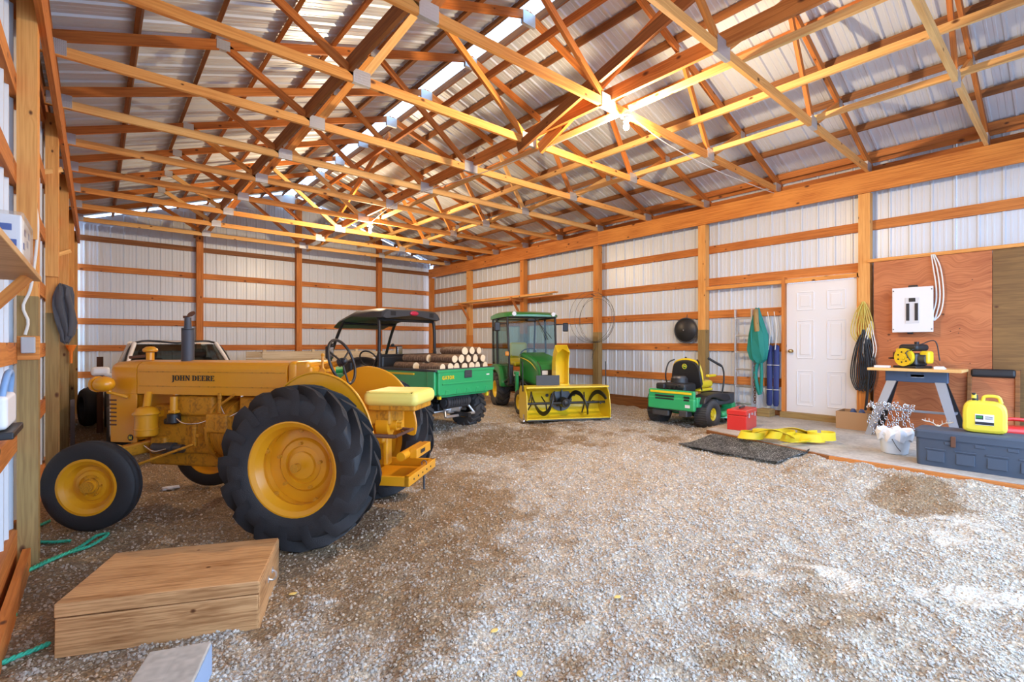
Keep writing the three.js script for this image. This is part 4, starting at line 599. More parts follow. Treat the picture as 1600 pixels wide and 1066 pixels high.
{ // walk door
  const d = struct('door_1'), zc = (DOOR.z0 + DOOR.z1) / 2, w = DOOR.z1 - DOOR.z0, h = DOOR.y1 - DOOR.y0, X = 8.50;
  part('door_leaf', [box(.04, h, w, X, DOOR.y0 + h / 2, zc)], M.doorWhite, d);
  for (const [y0, y1] of [[1.62, 1.90], [.86, 1.45], [.12, .66]]) for (const s of [-1, 1]) {
    const cy = DOOR.y0 + (y0 + y1) / 2, hh = y1 - y0, cz = zc + s * .21, ww = .23;
    part('door_panel', [rbox(.012, hh, .02, .005, X - .022, cy, cz - ww / 2), rbox(.012, hh, .02, .005, X - .022, cy, cz + ww / 2), rbox(.012, .02, ww, .005, X - .022, cy - hh / 2, cz), rbox(.012, .02, ww, .005, X - .022, cy + hh / 2, cz), rbox(.014, hh - .1, ww - .09, .006, X - .02, cy, cz)], M.doorWhite, d);
  }
  part('door_knob', [ball(.03, X - .075, 1.18, DOOR.z0 + .07, 1, 1, 1, 16), cylX(.012, .012, .05, X - .045, 1.18, DOOR.z0 + .07), cylX(.03, .03, .01, X - .025, 1.18, DOOR.z0 + .07)], std(new THREE.Color().setRGB(.55, .40, .18), .25, 1), d);
  part('hinge', [.45, 1.2, 1.95].map((y) => cylY(.01, .01, .09, X - .03, y, DOOR.z1 + .005, 8)), M.darkSteel, d);
  beam('door_jamb', [X - .03, .1, DOOR.z0 - .03], [X - .03, 2.36, DOOR.z0 - .03], .12, .05, M.girt[0], d, V(1, 0, 0));
  beam('door_jamb', [X - .02, .1, DOOR.z1 + .02], [X - .02, 2.36, DOOR.z1 + .02], .1, .03, M.lumber[0], d, V(1, 0, 0));
  beam('door_head', [X - .03, 2.30, -4.45], [X - .03, 2.30, -2.1], .06, .08, M.lumber[0], d);
  beam('door_sill', [X - .06, .165, DOOR.z0 - .06], [X - .06, .165, DOOR.z1 + .06], .09, .16, M.treated, d);
  // plywood lining beside the door
  const p1 = part('plywood_sheet', box(.016, 2.33, 1.2, 8.385, 1.285, -1.33), M.ply, wallR), p2 = part('plywood_sheet', box(.016, 2.33, 1.25, 8.386, 1.285, -.10), M.plyDark, wallR);
  const kn = []; const rk = rng(8); for (let k = 0; k < 26; k++) kn.push(cylX(.007, .007, .004, 8.376, .35 + 1.95 * rk(), -1.88 + 1.9 * rk(), 8)); part('screw_heads', kn, M.rust, wallR);
}
{ // breaker panel and its cables
  const t = thing('breaker_panel', 'white electrical breaker panel fixed to the plywood', 'breaker panel', [8.37, 1.75, -1.48]);
  part('cabinet', rbox(.10, .56, .40, .006, -.055, 0, 0), M.white, t); const c = part('cover', rbox(.012, .60, .43, .006, -.112, 0, 0), M.white, t);
  part('breaker_window', [rbox(.008, .34, .15, .004, -.119, -.01, 0)], std(new THREE.Color().setRGB(.65, .65, .66), .5), c);
  part('breakers', [rbox(.014, .23, .035, .004, -.122, -.03, -.045), rbox(.014, .23, .035, .004, -.122, -.03, .045), rbox(.014, .05, .07, .004, -.122, .13, 0)], M.black, c);
  part('cover_screws', [[-.2, .26], [.2, .26], [-.2, -.26], [.2, -.26]].map(([z, y]) => cylX(.008, .008, .006, -.12, y, z, 10)), M.darkSteel, c);
  part('conduit_fittings', [rbox(.05, .04, .1, .01, -.06, .31, 0), rbox(.05, .03, .06, .01, -.06, -.31, -.03)], M.black, t);
  for (const [k, z] of [-1.30, -1.265, -1.23].entries()) single('white_cable', tube([[8.35, 2.47, z - .02 * k], [8.34, 2.3, z + .02], [8.33, 2.05, z + .05], [8.34, 1.85, z + .05], [8.33, 1.68, z + .02], [8.32, 1.60, -1.265]], .008, 30), M.cable, ['white cable looping from the ledge into the breaker panel side', 'middle white cable hanging beside the breaker panel', 'outermost white cable hanging beside the breaker panel'][k], 'cable', 'cables of the breaker panel');
}
{ // foreground chest
  const t = thing('wooden_chest', 'long plywood chest with a lid lying on the gravel beside the tractor', 'chest', [.37, -.215, -3.29], -23.9 * Math.PI / 180); t.rotation.z = -.012;
  part('body', [rbox(.88, .19, .60, .006, 0, .095, 0)], M.chest, t); part('lid', [rbox(.885, .068, .604, .006, 0, .229, 0)], M.chest, t);
  part('end_panel', [rbox(.008, .255, .59, .003, .443, .128, 0)], M.chest, t);
  part('handle', [tube([[.449, .16, -.06], [.47, .15, -.05], [.475, .14, 0], [.47, .15, .05], [.449, .16, .06]], .006, 20), rbox(.006, .03, .03, .002, .449, .16, -.06), rbox(.006, .03, .03, .002, .449, .16, .06)], M.alu, t);
  const b = thing('concrete_block', 'pale concrete block with a blue painted side in front of the chest', 'block', [.21, -.20, -2.42], -22 * Math.PI / 180); part('block', rbox(.24, .15, .42, .008, 0, .075, 0), M.concrete, b); part('painted_side', box(.004, .13, .40, .1215, .075, 0), std(new THREE.Color().setRGB(.30, .42, .62), .6), b);
}
{ // green rope by the wheel
  const P = (a) => a.map(([x, y]) => { const q = gp(x, y); return V(q.x, q.y + .022, q.z); }), m = std(new THREE.Color().setRGB(.04, .42, .26), .6);
  const strand = (pts, ph) => { const c = new THREE.CatmullRomCurve3(pts), n = 260, q = []; for (let i = 0; i <= n; i++) { const u = i / n, p = c.getPoint(u), T = c.getTangent(u), S = T.clone().cross(V(0, 1, 0)).normalize(), a = u * c.getLength() * 130 + ph; q.push(p.addScaledVector(S, .0045 * Math.cos(a)).add(V(0, .0045 * Math.sin(a), 0))); } return new THREE.TubeGeometry(new THREE.CatmullRomCurve3(q), n, .0085, 5); };
  const p1 = P([[150, 842], [168, 838], [140, 858], [90, 875], [40, 900], [24, 940], [22, 970]]), p2 = P([[110, 850], [80, 852], [52, 850], [44, 838], [56, 828], [78, 818]]), p3 = P([[150, 842], [120, 862], [70, 885], [30, 905], [10, 925]]);
  const r = thing('green_rope', 'green twisted rope lying on the gravel by the front wheel', 'rope'); r.userData.label = 'green twisted rope snaking over the gravel by the front wheel';
  part('rope_strand', [strand(p1, 0), strand(p1, 3.1)], m, r); part('rope_loop', [strand(p2, 0), strand(p2, 3.1), strand(p3, 0), strand(p3, 3.1)], m, r);
  single('green_rope', [strand(P([[0, 1045], [30, 1032], [60, 1020], [78, 1012]]), 0), strand(P([[0, 1045], [30, 1032], [60, 1020], [78, 1012]]), 3.1)], m, 'short end of green rope coming out from under the wooden chest', 'rope');
}
{ // white glove, leaves
  const q = gp(262, 766); single('work_glove', [rbox(.10, .03, .07, .014, q.x, q.y + .02, q.z), ...[0, 1, 2, 3].map((k) => rod([q.x + .04, q.y + .022, q.z - .025 + .017 * k], [q.x + .10, q.y + .018, q.z - .035 + .024 * k], .009)), rod([q.x - .01, q.y + .02, q.z + .03], [q.x + .03, q.y + .02, q.z + .065], .009)], M.white, 'dirty white glove lying on the ground between the tractor wheels', 'glove');
  for (const [x, y, lab] of [[965, 937, 'small yellow leaf on the gravel, largest and palest'], [773, 990, 'small yellow leaf on the gravel beside a brown rut'], [458, 932, 'small yellow leaf on the gravel near the tractor rear tyre'], [812, 1058, 'tiny yellow leaf on coarse gravel']]) { const p = gp(x, y), a = p.x * 9; single('fallen_leaf', extY(smooth([[0, -.022], [.012, -.008], [.014, .006], [0, .024], [-.013, .008], [-.012, -.008]], 16).map(([u, v]) => [u * Math.cos(a) - v * Math.sin(a), u * Math.sin(a) + v * Math.cos(a)]), .004, .001).translate(p.x, p.y + .016, p.z), std(new THREE.Color().setRGB(.80, .56, .16), .7), lab, 'leaf', 'fallen leaves'); }
}
{ // mat, tow strap, toolbox on and before the pad
  const c = [[1060, 697], [1215, 727], [1265, 708], [1115, 682]].map(([x, y]) => gp(x, y));
  const mg = new THREE.BoxGeometry(1, 1, 1, 24, 1, 14), mp = mg.attributes.position;
  for (let i = 0; i < mp.count; i++) { const u = mp.getX(i) + .5, w = mp.getZ(i) + .5, a = c[0].clone().lerp(c[1], u), b = c[3].clone().lerp(c[2], u), p = a.lerp(b, w), [sa, sb] = inSlab(p.x, p.z), fy = sa > -.02 && sb > -.02 ? .122 : floorY(p.x, p.z) + .012; mp.setXYZ(i, p.x, fy + .016 + mp.getY(i) * .012, p.z); }
  mg.computeVertexNormals(); single('rubber_mat', boxUV(mg.toNonIndexed()), std(0xffffff, .8, 0, { map: dataTex(256, 256, (x, y) => { const n = vnoise(x / 20, y / 20, 12, 12, 6), v = hash2(x >> 1, y >> 1, 4) > .93 - .1 * n ? 175 : 44 + 34 * n; return [v, v, v * .98]; }, true, .7, .7) }), 'black rubber mat with grit scattered on it beside the concrete pad', 'mat');
  const o = gp(1228, 690, SY), st = thing('tow_strap', 'bright yellow tow strap heaped in loops on the concrete pad', 'strap', [o.x, SY, o.z]), ym = std(new THREE.Color().setRGB(.80, .60, .02), .55), rs = rng(12);
  const ax = V(.62, 0, .78), az = V(-.78, 0, .62);
  for (let k = 0; k < 6; k++) { const L = .13 + .07 * rs(), ox = -.36 + .145 * k, oz = (rs() - .5) * .16, a = (rs() - .5) * .9, tl = (rs() - .5) * .9, pts = []; for (let i = 0; i <= 10; i++) { const u = i / 10 * 6.0 + k, q = L * Math.cos(u), w = .62 * L * Math.sin(u); pts.push(V(0, .055 + .02 * (k % 3), 0).addScaledVector(ax, ox + q * Math.cos(a) - w * Math.sin(a)).addScaledVector(az, oz + q * Math.sin(a) + w * Math.cos(a))); } part('strap_loop', ribbon(pts, .095, .004, (u) => V(tl * Math.sin(u * 5), 1, tl)), ym, st); }
  for (let k = 0; k < 2; k++) { const o2 = -.2 + .3 * k; part('strap_fold', ribbon([[-.16, .10 + .02 * k, -.05], [0, .15, .02], [.15, .11, .06], [.26, .05, .0]].map(([p, y, q]) => V(0, y, 0).addScaledVector(ax, o2 + p).addScaledVector(az, q + .08 * (k % 2 ? -1 : 1))), .095, .004, () => az.clone().add(V(0, .35, 0))), ym, st); }
  part('strap_tail', [ribbon([[-.3, .03, .1], [-.1, .05, .22], [.1, .06, .2], [.32, .02, .12]], .1, .004, (u) => V(.1, .3, 1))], ym, st);
  const tb = thing('toolbox', 'red metal toolbox with a black handle on the corner of the concrete pad', 'toolbox', [6.87, SY, -3.10], 8.6 * Math.PI / 180);
  part('case', [rbox(.50, .20, .25, .01, 0, .10, 0)], M.red, tb); part('lid', rbox(.51, .075, .26, .015, 0, .24, 0), M.red, tb); part('handle', [rbox(.22, .02, .03, .008, 0, .295, 0), rod([-.1, .28, 0], [-.1, .295, 0], .008), rod([.1, .28, 0], [.1, .295, 0], .008)], M.black, tb);
  part('latch', [rbox(.03, .06, .012, .003, -.14, .20, .132), rbox(.03, .06, .012, .003, .14, .20, .132), rbox(.05, .03, .012, .003, 0, .21, .132)], M.alu, tb);
}
{ // wall things by the door: ladder, net bag, blue straps
  const L = thing('aluminium_ladder', 'aluminium ladder standing against the wall beside the green netting', 'ladder', [8.40, 0, -3.76]);
  for (const z of [-.14, .14]) part('rail', rbox(.07, 1.78, .025, .006, 0, .99, z), M.alu, L); for (let k = 0; k < 6; k++) part('rung', [rbox(.05, .03, .27, .006, -.0, .28 + .29 * k, 0)], M.alu, L);
  const nb = thing('netting_bundle', 'green netting bunched and hung from a nail beside the ladder', 'netting', [8.36, 0, -3.50]), nm = std(new THREE.Color().setRGB(.01, .22, .18), .7);
  part('net_bag', [loft([[1.88, .03, .03, 0], [1.7, .08, .06, .0], [1.45, .13, .08, .01], [1.2, .15, .09, .02], [1.05, .12, .07, .02], [.98, .05, .04, .02]].map(([y, a, b, oz]) => rr(2 * b, 2 * a, Math.min(a, b) * .9, 0, oz, 3).map(([x, z], i) => V(x * (1 + .3 * Math.sin(i * 2.6 + y * 6)) - .05, y + .015 * Math.sin(i * 5), z * (1 + .2 * Math.sin(i * 3.3 + y * 5))))))], nm, nb);
  part('net_tail', [tube([[-.04, 1.0, .0], [-.05, .8, -.03], [-.05, .6, .0], [-.04, .46, .04]], .035, 24), tube([[-.04, 1.0, .06], [-.05, .75, .07], [-.05, .5, .06]], .025, 20)], nm, nb);
  const burlap = part('rope_wrap', [tube([[-.1, 1.86, 0], [-.13, 1.65, .02], [-.12, 1.5, .03]], .04, 16)], M.treated, nb);
  single('rusty_chain', Array.from({ length: 18 }, (_, k) => tor(.018, .006, 0, 0, 0, 5, 10).scale(1, 1.5, 1).rotateY(k % 2 ? 1.57 : 0).translate(8.29, 1.02 - .04 * k, -3.53)), M.rust, 'rusty chain hanging below the green netting by the ladder', 'chain');
  const nv = std(new THREE.Color().setRGB(.02, .035, .16), .6);
  for (const [z, lab] of [[-3.345, 'dark blue rolled tarp hanging by white cords, nearer the ladder'], [-3.245, 'dark blue rolled tarp hanging by white cords, nearer the door jamb']]) { const t = thing('blue_tarp_roll', lab, 'tarp', [8.41, 0, z], 0, 'blue tarp rolls by the door'); part('roll', [loft([[.28, .03], [.32, .045], [.6, .042], [.8, .047], [1.1, .043], [1.26, .045], [1.28, .02]].map(([y, r], j) => Array.from({ length: 10 }, (_, i) => V(r * Math.cos(i * .628) * .8, y, r * (1 + .15 * Math.sin(i * 2 + j)) * Math.sin(i * .628)))))], nv, t); part('cord', [tube([[-.04, 1.2, 0], [-.03, 1.5, .02], [-.03, 1.82, -.02]], .006, 16), tor(.05, .006, 0, 0, 0, 5, 16).rotateX(1.57).translate(0, .95, 0), tor(.05, .006, 0, 0, 0, 5, 16).rotateX(1.57).translate(0, .55, 0)], M.cable, t); }
  const blk = thing('concrete_block', 'small grey concrete block on the pad below the blue tarp rolls', 'block', [8.30, SY, -3.36]); part('block', rbox(.22, .12, .2, .01, 0, .06, 0), M.treated, blk);
}
{ // cords hanging by the door post
  const coil = (name, lab, m, r, y0, y1, z, wz, n, cat) => { const g = []; for (let k = 0; k < n; k++) { const a = (k / n - .5) * wz, b = .015 * Math.sin(k * 2.3); g.push(tube([[8.34 + b, y0, z + a * .2], [8.32 + b, mixf(y0, y1, .3), z - .03 + a], [8.33, mixf(y0, y1, .75), z - .06 + a * 1.3], [8.34, y1 + .02 * Math.sin(k * 3), z + a], [8.33, mixf(y0, y1, .7), z + .06 + a * 1.2], [8.33 - b, mixf(y0, y1, .3), z + .03 + a], [8.34 + b, y0, z + a * .2]], r, 36, 5)); } return single(name, g, m, lab, cat); };
  coil('yellow_rope', 'coil of yellow rope hanging on the post beside the white door', std(new THREE.Color().setRGB(.62, .48, .10), .7), .008, 1.90, 1.32, -2.04, .14, 6, 'rope');
  coil('extension_lead', 'thick coil of black extension cord hanging beside the white door', M.black, .009, 1.50, .62, -2.03, .16, 9, 'cord');
  coil('extension_lead', 'loose cream coloured cord over the black cord by the door', M.cable, .007, 1.62, 1.02, -1.95, .05, 2, 'cord');
  single('hanging_hose', tube([[8.34, 1.3, -2.0], [8.33, .9, -1.98], [8.33, .5, -2.0], [8.32, .3, -2.02]], .018, 24), M.black, 'black hose end dangling below the cord coil behind the cardboard box', 'hose');
}
{ // workbench on sawhorse with its load
  const B = thing('sawhorse', 'grey stamped steel sawhorse carrying a rough board', 'sawhorse', [7.92, SY, -1.38]), gm = std(new THREE.Color().setRGB(.28, .32, .38), .5, .4);
  part('crossbeam', [rbox(.09, .14, .62, .01, 0, .76, 0), rbox(.004, .05, .18, .002, -.047, .78, .0)], std(new THREE.Color().setRGB(.10, .15, .24), .5, .3), B); part('maker_label', box(.003, .035, .13, -.0475, .77, .02), M.white, B);
  for (const s of [-1, 1]) for (const q of [-1, 1]) part('leg', loft([[.70, .05], [.36, .045], [.0, .035]].map(([y, w], i) => { const f = (.7 - y) / .7, cx = q * (.05 + .22 * f), cz = s * (.24 + .20 * f); return [V(cx - .018, y, cz - w), V(cx + .018, y, cz - w), V(cx + .018, y, cz + w), V(cx - .018, y, cz + w)]; })), q < 0 ? gm : M.black, B);
  part('stretcher', [rbox(.36, .03, .03, .006, 0, .32, -.36), rbox(.36, .03, .03, .006, 0, .32, .36), rbox(.03, .03, .72, .006, .0, .32, 0)], gm, B);
  single('bench_board', rbox(.5, .035, .92, .008, 7.92, SY + .85, -1.38), M.paleLumber, 'rough pale board laid on the sawhorse as a bench top', 'board');
  const E = thing('small_engine', 'small yellow and black petrol engine standing on the bench board', 'engine', [7.93, SY + .868, -1.42], -.5), k = (n, g, m) => part(n, g, m, E);
  k('base', rbox(.26, .03, .3, .01, 0, .015, 0), M.black); k('crankcase', [rbox(.2, .16, .22, .03, .02, .11, 0), cylZ(.06, .06, .1, .0, .12, .14)], M.darkSteel); k('recoil_cover', [cylX(.105, .115, .06, -.12, .14, 0, 28), cylX(.03, .03, .02, -.155, .14, 0)], M.yellowBright);
  k('cover_holes', Array.from({ length: 7 }, (_, i) => cylX(.01, .01, .006, -.1515, .14 + .065 * Math.sin(i * .9), .065 * Math.cos(i * .9), 10)), M.black); k('fuel_tank', [rbox(.22, .09, .24, .04, .02, .26, 0), cylY(.025, .025, .03, .02, .32, .04)], M.black); k('shroud', [rbox(.1, .16, .12, .03, .02, .14, .16), rbox(.08, .1, .1, .02, .02, .2, -.16)], M.yellowBright); k('muffler', [rbox(.1, .09, .12, .02, .04, .16, -.2), cylX(.012, .012, .1, -.02, .12, -.25)], M.rust); k('wiring', [tube([[-.1, .24, .1], [-.17, .2, .06], [-.16, .1, .1]], .006), tube([[0, .3, .1], [.1, .34, .2], [.12, .1, .24]], .007)], M.black);
  single('white_offcut', rbox(.09, .03, .16, .004, 7.78, SY + .883, -1.70), M.white, 'white painted offcut lying on the bench board behind the engine', 'wood scrap'); single('white_offcut', ext([[-.05, 0], [.05, 0], [.05, .032], [-.02, .032]], .18, .003).rotateY(1.57).translate(7.80, SY + .868, -1.13), M.white, 'white offcut with a slanted end on the bench board before the engine', 'wood scrap');
  const ch = thing('tire_chain', 'tangle of silver tyre chains hung over the sawhorse stretcher', 'chain', [7.56, 0, -1.55]), lk = []; const rc = rng(3);
  for (let s = 0; s < 9; s++) { const z0 = -.22 + .05 * s, x0 = .02 * Math.sin(s * 2), n = 9 + Math.floor(rc() * 6); for (let i = 0; i < n; i++) lk.push(tor(.013, .0045, 0, 0, 0, 5, 9).scale(1, 1.5, 1).rotateY(i % 2 ? 1.57 : .2).rotateX((rc() - .5) * .5).translate(x0 + .02 * rc(), SY + .40 - .031 * i, z0 + .03 * Math.sin(i * .7 + s))); }
  for (let i = 0; i < 40; i++) lk.push(tor(.013, .0045, 0, 0, 0, 5, 9).scale(1, 1.5, 1).rotateY(rc() * 3).rotateX(rc() * 3).translate((rc() - .5) * .1, SY + .37 + .07 * rc(), -.25 + .48 * rc()));
  part('chain_links', lk, M.chrome, ch);
  const bk = gp(1398, 708, SY), bt = thing('plastic_bucket', 'white plastic bucket with a crumpled bag folded over its rim', 'bucket', [bk.x, SY, bk.z]), bm = std(new THREE.Color().setRGB(.62, .68, .74), .5);
  part('bucket_wall', lathe([[0, .0], [.105, 0], [.115, .01], [.14, .2], [.15, .2], [.15, .215], [.136, .215], [.105, .02], [0, .015]], 28), bm, bt);
  part('folded_bag', [loft([[.15, .145, 0], [.22, .165, .01], [.26, .15, .02], [.25, .1, .01], [.24, .05, 0]].map(([y, r, w], j) => Array.from({ length: 26 }, (_, i) => V(r * (1 + .09 * Math.sin(i * 2.4 + j) + .05 * Math.sin(i * 5.3)) * Math.cos(i / 26 * 6.283), y + .02 * Math.sin(i * 1.7 + j), r * (1 + .09 * Math.sin(i * 1.9)) * Math.sin(i / 26 * 6.283)))))], phys(0xffffff, .5, { color: new THREE.Color().setRGB(.78, .80, .82) }), bt); part('handle', tube([[-.14, .18, 0], [-.17, .1, .05], [-.15, .05, .08]], .004, 12), M.darkSteel, bt);
  // cardboard box with shoes
  const cb = thing('cardboard_box', 'open cardboard box on the pad below the hanging cords', 'box', [8.06, SY, -2.07]), cm = std(new THREE.Color().setRGB(.42, .24, .11), .8);
  part('side', [rbox(.008, .24, .36, .002, -.18, .12, 0), rbox(.008, .24, .36, .002, .18, .12, 0), rbox(.36, .24, .008, .002, 0, .12, -.18), rbox(.36, .24, .008, .002, 0, .12, .18)], cm, cb); part('bottom', box(.36, .006, .36, 0, .004, 0), cm, cb); part('interior_shade_sheet', box(.34, .004, .34, 0, .16, 0), M.black, cb);  // black sheet under the shoes paints in the shade inside the box
  for (const [z, lab] of [[.03, 'blue canvas shoe in the cardboard box, beside the hose end'], [.13, 'blue canvas shoe in the cardboard box, beside the sawhorse leg']]) { const s = thing('canvas_shoe', lab, 'shoe', [8.04, SY + .17, -2.11 + z], .1, 'shoes in the box'); part('sole', rbox(.24, .03, .08, .012, 0, .015, 0), M.white, s); part('upper', loft([[-.115, .03, .09], [-.06, .036, .11], [0, .036, .09], [.06, .034, .06], [.11, .024, .04]].map(([x, w, h]) => [[-w, .02], [-w, h * .6], [-w * .5, h], [w * .5, h], [w, h * .6], [w, .02]].map(([z2, y]) => V(x, y, z2)))), std(new THREE.Color().setRGB(.07, .11, .22), .7), s); }
}
{ // slate-blue truck chest with cans and antlers, red can, leaning frame
  const bl = std(new THREE.Color().setRGB(.06, .082, .12), .5), t = thing('plastic_truck_chest', 'long slate blue plastic storage chest along the pad edge', 'storage chest', [6.30, SY, -.46]), k = (n, g, m, p = t) => part(n, g, m, p);
  const body = k('body', [loft([[0, -.17, .19], [.22, -.2, .2], [.27, -.2, .2]].map(([y, a, b]) => rr(b - a, 1.22, .04, (a + b) / 2, 0, 3).map(([x, z]) => V(x, y, z))))], bl); k('lid', [loft([[.27, -.21, .21], [.33, -.21, .21], [.345, -.19, .19]].map(([y, a, b]) => rr(b - a, 1.24, .04, (a + b) / 2, 0, 3).map(([x, z]) => V(x, y, z))))], bl);
  k('panel_ribs', [-.46, -.25, -.04, .17, .38].flatMap((z) => [rbox(.012, .10, .13, .01, -.188, .10, z), rbox(.012, .015, .15, .005, -.196, .17, z), rbox(.012, .03, .07, .005, -.202, .24, z + .1)]), bl, body); k('latch', [rbox(.02, .1, .035, .005, -.215, .26, -.33), rbox(.02, .1, .035, .005, -.215, .26, .33)], M.rust); k('lid_slats', [0, 1, 2, 3, 4, 5].map((i) => rbox(.30, .012, .022, .004, 0, .347, .2 + .05 * i)), bl);
  const fcS = .84, fc = thing('fuel_can', 'tall yellow plastic fuel can standing on the slate blue chest', 'fuel can', [6.34, SY + .347, -.60], .05), f = (n, g, m, p = fc) => part(n, g, m, p), ym = phys(0xffffff, .45, { color: new THREE.Color().setRGB(.80, .66, .05) });
  f('body', [ext(smooth([[-.17, .02], [-.18, .12], [-.17, .30], [-.13, .345], [0, .35], [.12, .335], [.165, .28], [.175, .12], [.165, .02], [0, .0]], 44), .20, .035, 0).rotateY(-Math.PI / 2)], ym); f('handle', [tube([[0, .34, -.02], [0, .40, -.0], [0, .40, .1], [0, .33, .13]], .018, 24)], ym); f('spout', [cylY(.022, .028, .07, 0, .38, -.08), cylY(.018, .022, .05, -.02, .43, -.085).rotateZ(.2)], M.black); f('spout_tip', [cylY(.02, .022, .05, -.105, .41, -.085)], ym);
  f('paper_label', box(.003, .12, .15, -.1025, .15, .0), M.white); f('label_print', [box(.004, .045, .06, -.103, .175, -.04), box(.004, .03, .15, -.103, .11, 0), ...[0, 1, 2].map((i) => box(.004, .005, .06, -.103, .185 - .012 * i, .035))], M.black); f('label_accent', box(.0045, .03, .05, -.1032, .178, -.042), M.green);
  const an = thing('antlers', 'pair of small pale deer antlers on the slate blue chest lid', 'antlers', [6.42, SY + .347, -.95]), bone = std(new THREE.Color().setRGB(.74, .66, .54), .7); an.scale.setScalar(.6); fc.scale.setScalar(fcS);
  for (const s of [-1, 1]) { part('antler', [tube([[0, .01, s * .02], [.02, .04, s * .05], [.0, .07, s * .10], [-.02, .08, s * .16], [-.03, .10, s * .20]], .009, 20), rod([0, .05, s * .06], [-.01, .11, s * .055], .007, 7, .003), rod([-.01, .075, s * .11], [-.02, .13, s * .11], .006, 7, .003), rod([-.02, .085, s * .16], [-.04, .13, s * .155], .006, 7, .003)], bone, an); } part('skull_cap', ball(.03, 0, .015, 0, 1.2, .6, 1), bone, an);
  const rcn = thing('red_can', 'red plastic can behind the slate blue chest by the plywood', 'fuel can', [6.95, SY, -.42], .3); part('body', [rbox(.22, .36, .30, .05, 0, .18, 0)], M.red, rcn); part('handle', [tube([[-.02, .35, -.1], [0, .42, -.09], [0, .42, .06], [-.02, .35, .09]], .018, 20)], M.red, rcn); part('hose', tube([[0, .30, .1], [-.1, .33, .2], [-.1, .3, .4]], .008, 16), M.red, rcn);
  const fr = thing('leaning_frame', 'brown wooden folding frame with a padded dark top leaning on the plywood', 'frame', [8.27, SY, -.72]); fr.rotation.z = -.10;
  for (const z of [-.21, .21]) part('stile', rbox(.04, .86, .045, .008, 0, .43, z), M.darkwood, fr); part('panel', [rbox(.015, .74, .38, .004, .012, .40, 0)], M.ply, fr); part('padded_roll', [rbox(.06, .10, .40, .04, -.01, .82, 0)], M.black, fr); part('rail', rbox(.035, .04, .42, .006, 0, .06, 0), M.darkwood, fr);
  single('spirit_level', [rbox(.02, .05, .5, .004).rotateX(.3).translate(7.4, .98, -.12), rbox(.024, .02, .05, .004).rotateX(.3).translate(7.4, 1.05, -.34)], M.yellowBright, 'yellow spirit level leaning out over the slate blue chest', 'level');
}
{ // right wall, farther off
  const d = thing('black_dish', 'black round dish hanging on the wall next to a post above the mower', 'dish', [8.44, 1.55, -4.86]); part('bowl', [lathe([[0, .07], [.06, .066], [.14, .045], [.20, .015], [.225, -.005], [.23, -.02], [.215, -.02], [.13, .02], [0, .045]], 36).rotateZ(Math.PI / 2)], M.black, d); part('rim', [tor(.228, .012, 0, 0, 0, 8, 40).rotateY(Math.PI / 2)], M.charcoal, d); part('centre_bolt', cylX(.012, .012, .02, -.075, 0, 0), M.chrome, d); part('hanger', rod([.02, .2, 0], [.06, .3, 0], .006), M.darkSteel, d);
  const w = thing('wire_coil', 'large loose coil of thin wire hung on the second post', 'wire', [8.31, 1.86, -7.05]); for (const [r, oy, oz, tl] of [[.53, 0, .12, .05], [.50, -.03, .20, -.04], [.56, .02, .04, .08], [.48, -.06, .14, .0]]) part('wire_loop', tor(r, .004, 0, 0, 0, 5, 60).rotateY(Math.PI / 2 + tl).translate(-.01 - Math.abs(tl), oy, oz), M.darkSteel, w); part('peg', rod([.05, .5, .05], [-.06, .52, .05], .01), M.darkSteel, w); part('wire_tail', tube([[0, -.5, .1], [-.02, -.62, .15], [-.02, -.75, .08], [0, -.9, .02]], .004, 24), M.darkSteel, w);
  const s = thing('lumber_shelf', 'pale board shelf on wooden brackets along the far wall', 'shelf', [8.3, 2.48, -10.2]); part('shelf_board', beamGeo([-.10, 0, -1.95], [-.10, 0, 1.95], .03, .24), M.paleLumber, s); part('loose_board', beamGeo([-.12, .035, -1.2], [-.06, .035, 2.15], .03, .12), M.lumber[0], s);
  for (const z of [-1.6, .72]) { part('bracket_arm', beamGeo([.1, -.06, z], [-.28, -.03, z], .07, .038), M.girt[0], s); part('bracket_brace', beamGeo([.1, -.5, z], [-.2, -.06, z], .06, .03), M.girt[1], s); }
  const el = single('electric_cable', tube([[4.24, 3.72, -3.12], [5.2, 3.66, -3.2], [6.4, 3.64, -3.22], [7.6, 3.70, -3.25], [8.36, 3.74, -3.26]], .006, 40), M.cable, 'thin white cable sagging from the nearer bulb to the wall header', 'cable'); single('electric_cable', tube([[4.24, 3.72, -3.15], [4.1, 3.66, -5.0], [3.9, 3.7, -7.4], [4.2, 3.72, -9.4]], .006, 40), M.cable, 'thin white cable strung between the two bulbs', 'cable');
}
